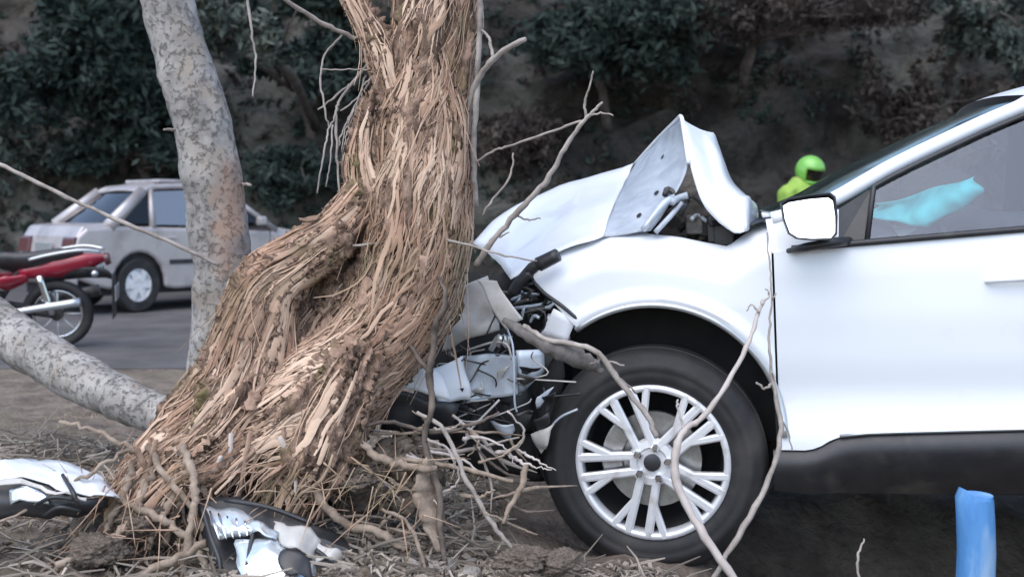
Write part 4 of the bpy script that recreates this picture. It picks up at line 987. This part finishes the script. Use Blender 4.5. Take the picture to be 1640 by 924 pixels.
frag('housing', [[(318, 812, 3.12), (360, 796, 3.12), (420, 806, 3.12), (480, 828, 3.12), (530, 850, 3.12), (572, 880, 3.1)], [(322, 850, 3.04), (365, 830, 3.06), (420, 835, 3.06), (480, 850, 3.06), (530, 868, 3.05), (568, 892, 3.05)], [(345, 900, 2.98), (380, 890, 3.0), (430, 900, 3.0), (480, 905, 3.0), (520, 905, 3.0), (556, 908, 3.0)], [(360, 950, 2.9), (400, 950, 2.9), (440, 950, 2.9), (480, 950, 2.9), (520, 940, 2.92), (550, 925, 2.95)]], M['blackp'], hl, org)
frag('reflector', [[(330, 816, 3.06), (358, 812, 3.05), (395, 822, 3.03), (418, 842, 3.01)], [(340, 838, 3.0), (365, 836, 2.98), (395, 842, 2.97), (414, 852, 2.97)], [(350, 868, 2.97), (372, 866, 2.96), (392, 862, 2.96), (405, 860, 2.96)]], M['reflector'], hl, org)
frag('lens', [[(378, 868, 2.94), (420, 858, 2.93), (462, 874, 2.93), (500, 890, 2.94)], [(376, 898, 2.88), (420, 892, 2.87), (465, 900, 2.87), (505, 918, 2.9)], [(396, 940, 2.83), (430, 940, 2.82), (470, 940, 2.83), (510, 940, 2.86)]], M['reflector'], hl, org)
frag('side_panel', [[(440, 832, 2.99), (480, 845, 2.98), (512, 864, 2.98)], [(438, 846, 2.95), (474, 862, 2.94), (510, 882, 2.95)], [(450, 866, 2.93), (480, 878, 2.92), (505, 892, 2.93)]], M['bumpgrey'], hl, org, 2)
frag('lens_shard', [[(392, 838, 2.97), (420, 836, 2.95), (446, 852, 2.94)], [(398, 852, 2.94), (420, 850, 2.92), (440, 862, 2.92)]], M['reflector'], hl, org, 1)
frag('cover_shard', [[(455, 884, 2.88), (480, 888, 2.87), (492, 898, 2.88)], [(448, 902, 2.85), (470, 906, 2.84), (498, 912, 2.86)], [(460, 920, 2.83), (480, 918, 2.83), (506, 924, 2.85)]], M['blackp'], hl, org, 1)
frag('cover_shard', [[(508, 868, 2.97), (535, 880, 2.96), (556, 890, 2.98)], [(500, 896, 2.93), (528, 896, 2.93), (548, 912, 2.95)]], M['bumpgrey'], hl, org, 1)
for k in range(5):
    mk('reflector_rib', limb([W(336 + 14 * k, 818 + 4 * k, 3.03 - .012 * k) - org, W(344 + 13 * k, 842 + 3 * k, 2.975 - .004 * k) - org, W(352 + 11 * k, 866 - 2 * k, 2.955) - org], [.003, .004, .003], 4, 5), M['chrome'], hl)
for sp in ([(325, 815, 3.02), (338, 860, 2.95), (352, 900, 2.9), (350, 940, 2.86)], [(360, 800, 3.06), (430, 812, 3.03), (500, 838, 3.02)], [(408, 846, 2.95), (402, 870, 2.92), (396, 905, 2.87)], [(505, 880, 2.95), (535, 900, 2.94), (560, 905, 2.96)]):
    mk('frame_strip', limb([W(*q) - org for q in sp], [.007] * len(sp), 5, 6), M['blackp'], hl)

# blue post
org = W(1562, 930, 2.98); pw = 29 * 2.98 / F
bpz = W(1562, 797, 2.98).z
ply = [(-pw * 1.02, -.35), (-pw * 1.0, 0), (-pw * .96, bpz - org.z - .03), (-pw * .9, bpz - org.z), (pw * .98, bpz - org.z + .004), (pw * 1.04, bpz - org.z - .025), (pw * .98, 0), (pw * 1.08, -.35)]
n8 = 20; v = []
zz = np.linspace(-.35, bpz - org.z, 9); vv = []
rads = [pw * (1.04 - .04 * i / 8) for i in range(9)]
post = tube([Vector((.003 * math.sin(i * 1.3), 0, z)) for i, z in enumerate(zz)] + [Vector((.002, 0, zz[-1] + .006)), Vector((.002, 0, zz[-1] + .009))], rads + [pw * .97, pw * .88], n8)
o = mk('blue_post', post, M['blue'], None, True, 40); o.location = org; tag(o, 'short light blue painted post standing beside the white car sill', 'post')

# stones, clods
def rock_mesh(seed, m, sd_=2, k_=0.):
    bm = bmesh.new(); bmesh.ops.create_icosphere(bm, subdivisions=sd_, radius=1)
    rs = random.Random(seed); off = Vector((rs.uniform(0, 50), 0, 0)); sc = Vector((rs.uniform(.8, 1.3), rs.uniform(.8, 1.2), rs.uniform(.5, .8)))
    for v_ in bm.verts:
        v_.co = v_.co * (1 + .45 * noise.noise(v_.co * 1.3 + off) + .15 * noise.noise(v_.co * 3.5 + off) + k_ * noise.noise(v_.co * 7 + off) + k_ * .7 * noise.noise(v_.co * 15 + off)); v_.co = Vector((v_.co.x * sc.x, v_.co.y * sc.y, v_.co.z * sc.z))
    me = bpy.data.meshes.new('rock'); bm.to_mesh(me); bm.free(); me.materials.append(m); return me
RM = [rock_mesh(i, M['stone'] if i % 2 else M['clod']) for i in range(8)]
rs = random.Random(99)
def gz(p): return ground_h(p.x, p.y)
spots = []
for i in range(70):
    x = rs.choice([rs.uniform(-1.35, .5), rs.uniform(-.35, .55)]); y = rs.uniform(2.85, 3.25); spots.append((x, y, rs.choice([.012, .016, .02, .028, .036])))
for x, y, s in spots:
    o = link('stone', RM[rs.randrange(8)], None, True); o.location = (x, y, ground_h(x, y) + s * .25); o.scale = (s, s, s); o.rotation_euler = (rs.uniform(-.4, .4), rs.uniform(-.4, .4), rs.uniform(0, 6.28))
    tag(o, 'small dusty brown stone among the dirt and wood chips', 'stone', 'stones in the roadside dirt')
for (a, b, Y, s, lab) in [(905, 905, 3.0, .05, 'large pale dirt clod beside the foot of the front tyre'), (840, 895, 3.0, .055, 'crumbly dirt clod between the bark slab and the tyre'), (560, 760, 3.22, .07, 'mossy brown boulder behind the smashed headlamp unit'),
                          (230, 830, 3.1, .06, 'rounded earth clump held among the hanging roots'), (160, 880, 3.0, .06, 'crumbly earth clump under the spreading roots')]:
    p = W(a, b, Y); o = link('dirt_clod', rock_mesh(int(a), M['clod'], 5, .22), None, True); o.location = p; o.scale = (s * 1.3, s, s); tag(o, lab, 'clod')

# ground litter: twigs, chips and dry grass, one mass each
rs = random.Random(31)
parts_v, parts_f, T = [], [], []
def put(v, f, t):
    b = len(parts_v); parts_v.extend(v); parts_f.extend(tuple(x + b for x in q) for q in f); T.extend([t] * len(v))
for i in range(3600):
    y = rs.uniform(2.75, 5.2); x = rs.uniform(-2.4, .45) if rs.random() < .8 else rs.uniform(-.7, .5)
    if y > 3.3 and x > -.1: continue
    z = ground_h(x, y) + rs.uniform(.0, .03); a = rs.uniform(0, 6.28); L = rs.uniform(.04, .22); d = Vector((math.cos(a), math.sin(a), rs.gauss(.05, .18))) * L
    p = Vector((x, y, z)); r = rs.uniform(.0015, .005)
    v, f = tube([p, p + d * .5 + Vector((0, 0, rs.gauss(.005, .01))), p + d], [r, r, r * .5], 4); put(v, f, min(1, max(0, rs.gauss(.45, .3))))
for i in range(9000):
    y = rs.uniform(2.7, 5.0) if i % 2 else rs.uniform(2.75, 3.3); x = rs.uniform(-2.4, .6) if i % 2 else rs.uniform(-.9, .55)
    if y > 3.3 and x > -.05: continue
    p = Vector((x, y, ground_h(x, y) + rs.uniform(.002, .016))); s = rs.uniform(.004, .018)
    u = Vector((rs.gauss(0, 1), rs.gauss(0, 1), rs.gauss(0, .5))).normalized(); w = u.orthogonal().normalized()
    put([p - u * s, p + w * s * .5, p + u * s, p - w * s * .45 + Vector((0, 0, s * .3))], [(0, 1, 2), (0, 2, 3)], rs.random())
o = mk('ground_litter', (parts_v, parts_f), M['litter'], None, False)
a_ = o.data.attributes.new('tint', 'FLOAT', 'POINT'); a_.data.foreach_set('value', T); tag(o, 'brown twigs and wood chips littering the dirt', 'litter', None, 'stuff')
parts_v, parts_f, T = [], [], []
for i in range(2600):
    y = rs.uniform(2.8, 6.5); x = rs.uniform(-2.6, .0)
    if noise.noise(Vector((x * 1.7, y * 1.7, 8))) < .02: continue
    p = Vector((x, y, ground_h(x, y))); h = rs.uniform(.02, .09); d = Vector((rs.gauss(0, .5), rs.gauss(0, .5), 1)).normalized() * h; w = Vector((rs.gauss(0, 1), rs.gauss(0, 1), 0)).normalized() * .0022
    put([p - w, p + w, p + d * .6 + w * .6, p + d + Vector((d.x, d.y, -.2 * h)) * .4, p + d * .6 - w * .6], [(0, 1, 2, 4), (4, 2, 3)], rs.random())
o = mk('dry_grass', (parts_v, parts_f), M['grass'], None, False)
a_ = o.data.attributes.new('tint', 'FLOAT', 'POINT'); a_.data.foreach_set('value', T); tag(o, 'sparse dry grass blades on the roadside verge', 'grass', None, 'stuff')

# ------------------------------------------------------------------ silver sedan
def simple_wheel(parent, x, y, r, wdt, flip=False):
    w = empty('wheel'); w.parent = parent; w.location = (x, y, r)
    if flip: w.rotation_euler = (0, 0, math.pi)
    mk('tyre', lathe_y([(wdt, r * .6), (wdt, r * .92), (wdt * .85, r), (wdt * .15, r), (0, r * .93), (0, r * .64), (.02, r * .6)], 32), M['rubber'], w, True, 40)
    mk('rim', lathe_y([(.02, r * .62), (.012, r * .58), (.06, r * .5), (.04, r * .2), (.02, r * .16), (.02, .0001)], 24), M['alloy'], w, True, 40)
    for k in range(6):
        a = R(60 * k); o = mk('spoke', box(r * .16, r * .58, .012, .05, -.035, .035), M['alloy'], w, False); o.rotation_euler = (0, a, 0)
# local frame: x forward, y to the far (left) side, z up; origin under the near rear wheel face
PW = 1.64
pos = W(224, 500, 12.9); pos.z = -.046
pk = empty('parked_sedan', Matrix.Translation(pos) @ Matrix.Rotation(R(47), 4, 'Z') @ Matrix.Diagonal((.92, .9, 1.08, 1))); tag(pk, 'dusty silver sedan parked on the road behind the grey trunk', 'car')
def arch(cx, r, n=11):
    return [(cx + r * math.cos(q), .30 + r * math.sin(q)) for q in np.linspace(math.pi + .1, -.1, n)]
low = [(-.84, .40), (-.55, .30)] + arch(0, .36) + [(.5, .24), (2.0, .24)] + arch(2.5, .36) + [(3.0, .28), (3.22, .40), (3.24, .62), (3.12, .74), (2.6, .82), (2.1, .87), (1.0, .91), (-.3, .95), (-.70, .93), (-.82, .84), (-.88, .62)]
for y0 in (.0, PW - .08):
    o = mk('body_side', prism(low, y0, y0 + .08), M['silver'], pk, False); bevel(o, .045, 4)
o = mk('boot_lid', prism([(-.86, .62), (-.82, .84), (-.74, .955), (-.30, .99), (-.26, .93), (-.7, .60)], .03, PW - .03), M['silver'], pk, False); bevel(o, .05, 4)
o = mk('bonnet', prism([(3.22, .60), (3.12, .745), (2.7, .84), (2.1, .92), (2.0, .86), (3.0, .60)], .03, PW - .03), M['silver'], pk, False); bevel(o, .05, 4)
o = mk('rear_bumper', prism([(-.80, .30), (-.96, .36), (-.98, .56), (-.86, .62), (-.76, .60)], .01, PW - .01), M['silver'], pk, False); bevel(o, .05, 4)
o = mk('front_bumper', prism([(3.10, .26), (3.32, .34), (3.34, .54), (3.2, .60), (3.05, .58)], .01, PW - .01), M['silver'], pk, False); bevel(o, .05, 4)
for y0 in (.02, PW - .34):
    o = mk('tail_light', prism([(-.80, .66), (-.895, .66), (-.86, .83), (-.80, .84)], y0, y0 + .32), M['lampred'], pk, False); bevel(o, .015)
    o = mk('headlight', prism([(3.0, .60), (3.25, .60), (3.15, .72), (3.0, .74)], y0, y0 + .32), M['reflector'], pk, False); bevel(o, .015)
bevel(mk('number_plate', box(-.905, -.88, PW / 2 - .22, PW / 2 + .22, .66, .77), M['trim'], pk, False), .004)
mk('floor_pan', box(-.8, 3.1, .1, PW - .1, .20, .50), M['liner'], pk, False)
cb = [(-.42, .96), (.12, 1.31), (.36, 1.385), (1.15, 1.40), (1.38, 1.34), (2.12, .90)]
def cabpt(x, z, s_, off=0):
    y = .04 + .20 * (z - .92) / .48 - off
    return Vector((x, y if s_ == 0 else PW - y, z))
L0, L1 = [cabpt(x, z, 0) for x, z in cb], [cabpt(x, z, 1) for x, z in cb]
rows = []
for p, q in zip(crom(L0[1:5], 4), crom(L1[1:5], 4)):
    rows.append([p.lerp(q, t / 8) + Vector((0, 0, .035 * (1 - (t / 4 - 1) ** 2))) for t in range(9)])
o = mk('roof', grid(rows), M['silver'], pk); solid(o, .03)
for nm, p, q in (('rear_window', 0, 1), ('windscreen', 4, 5)):
    rows = [[L0[p].lerp(L0[q], k / 4).lerp(L1[p].lerp(L1[q], k / 4), t / 8) + Vector((.05 * (-1 if p == 0 else 1) * (1 - (t / 4 - 1) ** 2), 0, 0)) for t in range(9)] for k in range(5)]
    mk(nm, grid(rows), M['darkglass'], pk)
for s_ in (0, 1):
    for nm, p, q, wd in (('rear_pillar', (-.40, .94), (.14, 1.33), .085), ('middle_pillar', (.86, .90), (.80, 1.38), .055), ('front_pillar', (2.10, .88), (1.36, 1.35), .04), ('quarter_pillar', (.20, .92), (.26, 1.35), .045)):
        mk(nm, tube([cabpt(*p, s_), cabpt(*q, s_)], [wd, wd * .8], 8), M['silver'], pk)
    mk('roof_rail', tube(crom([cabpt(.10, 1.31, s_), cabpt(.36, 1.38, s_), cabpt(1.15, 1.395, s_), cabpt(1.40, 1.33, s_)], 4), .035, 8), M['silver'], pk)
    mk('quarter_window', ([cabpt(-.24, .98, s_), cabpt(.14, 1.25, s_), cabpt(.20, 1.28, s_), cabpt(.18, .97, s_)], [(0, 1, 2, 3)]), M['darkglass'], pk, False)
    mk('side_window', ([cabpt(.24, .96, s_), cabpt(.30, 1.33, s_), cabpt(.78, 1.35, s_), cabpt(.82, .95, s_)], [(0, 1, 2, 3)]), M['sedanglass'], pk, False)
    mk('side_window', ([cabpt(.92, .95, s_), cabpt(.86, 1.35, s_), cabpt(1.30, 1.34, s_), cabpt(1.95, .94, s_)], [(0, 1, 2, 3)]), M['darkglass'], pk, False)
    yy = -.15 if s_ == 0 else PW + .03
    bevel(mk('wing_mirror', box(1.72, 1.84, yy, yy + .12, .94, 1.05), M['silver'], pk, False), .025)
    yh = -.016 if s_ == 0 else PW - .008
    for hx2 in (.36, 1.02): bevel(mk('door_handle', box(hx2, hx2 + .16, yh, yh + .024, .80, .825), M['silver'], pk, False), .006)
    for gx in (.90, 1.98): mk('door_seam', box(gx - .006, gx + .006, -.002 if s_ == 0 else PW - .003, .005 if s_ == 0 else PW + .002, .32, .88), M['liner'], pk, False)
    mk('rub_strip', box(.42, 2.05, -.012 if s_ == 0 else PW - .002, .004 if s_ == 0 else PW + .012, .52, .57), M['blackp'], pk, False)
    for k, x in enumerate((.62, 1.42)): mk('seat', join(ball((x + .05, .48 if s_ == 0 else PW - .48, .95), (.09, .20, .26)), ball((x + .05, .48 if s_ == 0 else PW - .48, 1.24), (.05, .11, .07))), M['interior'], pk)
mk('cabin_tub', box(-.3, 2.0, .1, PW - .1, .5, .80), M['interior'], pk, False)
bevel(mk('roof_rack', box(.45, .95, .35, PW - .35, 1.435, 1.475), M['silver'], pk, False), .018)
for x in (0, 2.5):
    simple_wheel(pk, x, .015, .30, .19); simple_wheel(pk, x, PW - .015, .30, .19, True)

# ------------------------------------------------------------------ red motorcycle
mp = W(94, 545, 9.6); mp.z = -.046
MMo = Matrix.Translation(mp) @ Matrix.Rotation(R(180 + 12), 4, 'Z') @ Matrix.Rotation(R(-7), 4, 'X')
mb = empty('motorcycle', MMo); tag(mb, 'red and black motorcycle parked by the silver sedan', 'motorcycle')
def mwheel(x):
    w = empty('wheel'); w.parent = mb; w.location = (x, 0, .30)
    mk('tyre', tube([Vector((.255 * math.cos(a), 0, .255 * math.sin(a))) for a in np.linspace(0, 2 * math.pi, 33)], .046, 8, False), M['rubber'], w)
    mk('rim', tube([Vector((.205 * math.cos(a), 0, .205 * math.sin(a))) for a in np.linspace(0, 2 * math.pi, 33)], .016, 6, False), M['chrome'], w)
    mk('hub', lathe_y([(-.06, .0001), (-.06, .05), (.06, .05), (.06, .0001)], 16), M['darkmet'], w, True, 40)
    for k in range(8):
        o = mk('spoke', tube([(0, 0, .04), (0, 0, .2)], .006, 5), M['alloy'], w); o.rotation_euler = (0, R(45 * k), 0)
mwheel(0); mwheel(1.27)
mt = lambda n, pts, rad, m, flat=1., nn=10: mk(n, limb(pts, rad, 6, nn, 0, 0, flat), M[m], mb)
mt('fuel_tank', [(.52, 0, .80), (.66, 0, .86), (.82, 0, .88), (.96, 0, .80)], [.07, .14, .15, .05], 'red', .75, 14)
mt('seat', [(-.22, 0, .83), (-.05, 0, .80), (.2, 0, .76), (.42, 0, .77), (.56, 0, .81)], [.05, .11, .12, .11, .05], 'blackp', .6, 12)
mt('tail_fairing', [(-.42, 0, .80), (-.25, 0, .76), (.0, 0, .70), (.3, 0, .66)], [.03, .09, .11, .06], 'red', .7, 10)
for s in (-1, 1):
    mt('side_panel', [(.22, s * .11, .64), (.38, s * .13, .60), (.52, s * .12, .62)], [.05, .10, .05], 'red', .35, 10)
    mt('front_shroud', [(.62, s * .13, .66), (.8, s * .16, .62), (.95, s * .13, .70)], [.05, .13, .05], 'red', .3, 10)
    mt('fork', [(1.27, s * .09, .30), (1.10, s * .09, .70), (1.02, s * .09, .95)], [.022, .026, .024], 'chrome')
    mt('shock_absorber', [(.02, s * .13, .32), (.12, s * .13, .66)], [.03, .03], 'chrome')
    mt('swing_arm', [(0, s * .10, .30), (.45, s * .10, .38)], [.022, .028], 'blackp')
    mt('handgrip', [(.98, s * .12, 1.02), (.92, s * .25, 1.06), (.84, s * .36, 1.05)], [.014, .014, .02], 'blackp')
    mt('turn_signal', [(-.32, s * .08, .68), (-.34, s * .17, .68)], [.012, .03], 'trim')
    mt('grab_rail', [(-.38, s * .09, .86), (-.2, s * .13, .88), (.05, s * .14, .84), (.2, s * .13, .80)], [.014] * 4, 'trim')
mt('tail_light', [(-.44, 0, .79), (-.40, 0, .78)], [.05, .06], 'lampred')
mt('exhaust', [(.62, -.14, .30), (.3, -.16, .33), (.1, -.18, .38), (-.32, -.19, .47)], [.022, .03, .05, .055], 'darkmet')
mt('exhaust_shield', [(.62, .14, .30), (.3, .17, .36), (-.22, .19, .44)], [.02, .03, .04], 'trim')
mt('engine', [(.45, 0, .40), (.62, 0, .42), (.78, 0, .48)], [.13, .17, .12], 'darkmet', .8)
mt('frame', [(.30, 0, .70), (.45, 0, .45), (.55, 0, .28), (.8, 0, .32), (.98, 0, .85)], [.025] * 5, 'blackp')
mt('rear_mudguard', [(-.46, 0, .62), (-.36, 0, .66), (-.12, 0, .66), (.1, 0, .6)], [.03, .07, .08, .05], 'blackp', .4)
bevel(mk('number_plate', box(-.50, -.49, -.1, .1, .42, .56), M['trim'], mb, False), .004)
bevel(mk('mud_flap', box(-.475, -.465, -.09, .09, .26, .66), M['blackp'], mb, False), .004)
mt('front_mudguard', [(1.52, 0, .50), (1.36, 0, .63), (1.16, 0, .60)], [.04, .07, .05], 'red', .4)
mt('headlight', [(1.02, 0, .90), (1.16, 0, .90)], [.10, .08], 'reflector')
mt('kick_stand', [(.40, .10, .32), (.34, .26, .0)], [.014, .012], 'blackp')

# ------------------------------------------------------------------ person in hi-vis
PY_ = 10.6
hp = W(1297, 277, PY_)
base = Vector((W(1281, 300, PY_).x, PY_, -.046))
ps = empty('person', Matrix.Translation(base)); tag(ps, 'person in green helmet and hi-vis jacket bending forward behind the bonnet', 'person')
hd = hp - base; sh = Vector((-.03, 0, 1.45)); pv = Vector((-.06, 0, .92))
def body_parts(o=0.0, tor=True, arms=True, legs=True):
    P = []
    if tor: P += [limb([pv, pv + Vector((.02, 0, .2)), sh - Vector((0, 0, .08)), sh], [.15 + o, .155 + o, .17 + o, .11 + o], 5, 14)]
    if arms:
        for s in (-1, 1):
            P.append(limb([sh + Vector((0, s * .15, -.03)), sh + Vector((.08, s * .23, -.28)), sh + Vector((.30, s * .18, -.42))], [.075 + o, .055 + o, .038 + o], 5, 10))
    if legs:
        for s in (-1, 1):
            P.append(limb([pv + Vector((0, s * .09, 0)), Vector((.0, s * .11, .48)), Vector((-.06, s * .12, .08))], [.10 + o, .065 + o, .045 + o], 5, 10))
    return P
bpts = body_parts() + [limb([sh, sh.lerp(hd, .6)], [.065, .06], 4, 10), ball(hd, (.085, .08, .115), 14), ball(hd + Vector((.06, -.06, -.04)), (.02, .018, .02), 8)]
for s in (-1, 1):
    h0 = sh + Vector((.30, s * .18, -.42)); bpts.append(ball(h0 + Vector((.05, 0, -.01)), (.05, .035, .022), 10))
    for k in range(4): bpts.append(limb([h0 + Vector((.08, (k - 1.5) * .019, -.01)), h0 + Vector((.14 - abs(k - 1.4) * .012, (k - 1.5) * .022, -.025))], [.011, .009], 3, 6))
    bpts.append(limb([h0 + Vector((.03, -s * .03, 0)), h0 + Vector((.08, -s * .065, -.01))], [.012, .010], 3, 6))
    bpts.append(limb([Vector((-.08, s * .12, .05)), Vector((.14, s * .14, .035))], [.045, .035], 3, 8))
link('body', blob_mesh('body', bpts, .011, 2), ps, True, M['skin'])
link('jacket', blob_mesh('jacket', body_parts(.018, True, True, False) + [limb([sh - Vector((0, 0, .03)), sh.lerp(hd, .35)], [.10, .085], 4, 12)], .014, 3), ps, True, M['hivis'])
link('trousers', blob_mesh('trousers', body_parts(.014, False, False, True) + [ball(pv, (.16, .17, .14), 14)], .014, 3), ps, True, M['trouser'])
rows = []
hm = Matrix.Translation(hd) @ Matrix.Rotation(R(-58), 4, 'Z') @ Matrix.Rotation(R(16), 4, 'Y')
v, f = ball((0, 0, .02), (.142, .125, .140), 28)
keep = [q for q in f if not (sum(v[i].x for i in q) / len(q) > .055 and -.075 < sum(v[i].z for i in q) / len(q) < .045)]
keep = [q for q in keep if sum(v[i].z for i in q) / len(q) > -.115]
o = mk('helmet', ([hm @ p for p in v], keep), M['helmet'], ps); solid(o, .02)
v, f = ball((0, 0, .02), (.136, .118, .134), 28)
keep = [q for q in f if (sum(v[i].x for i in q) / len(q) > .045 and -.085 < sum(v[i].z for i in q) / len(q) < .055)]
mk('visor', ([hm @ p for p in v], keep), M['darkglass'], o)
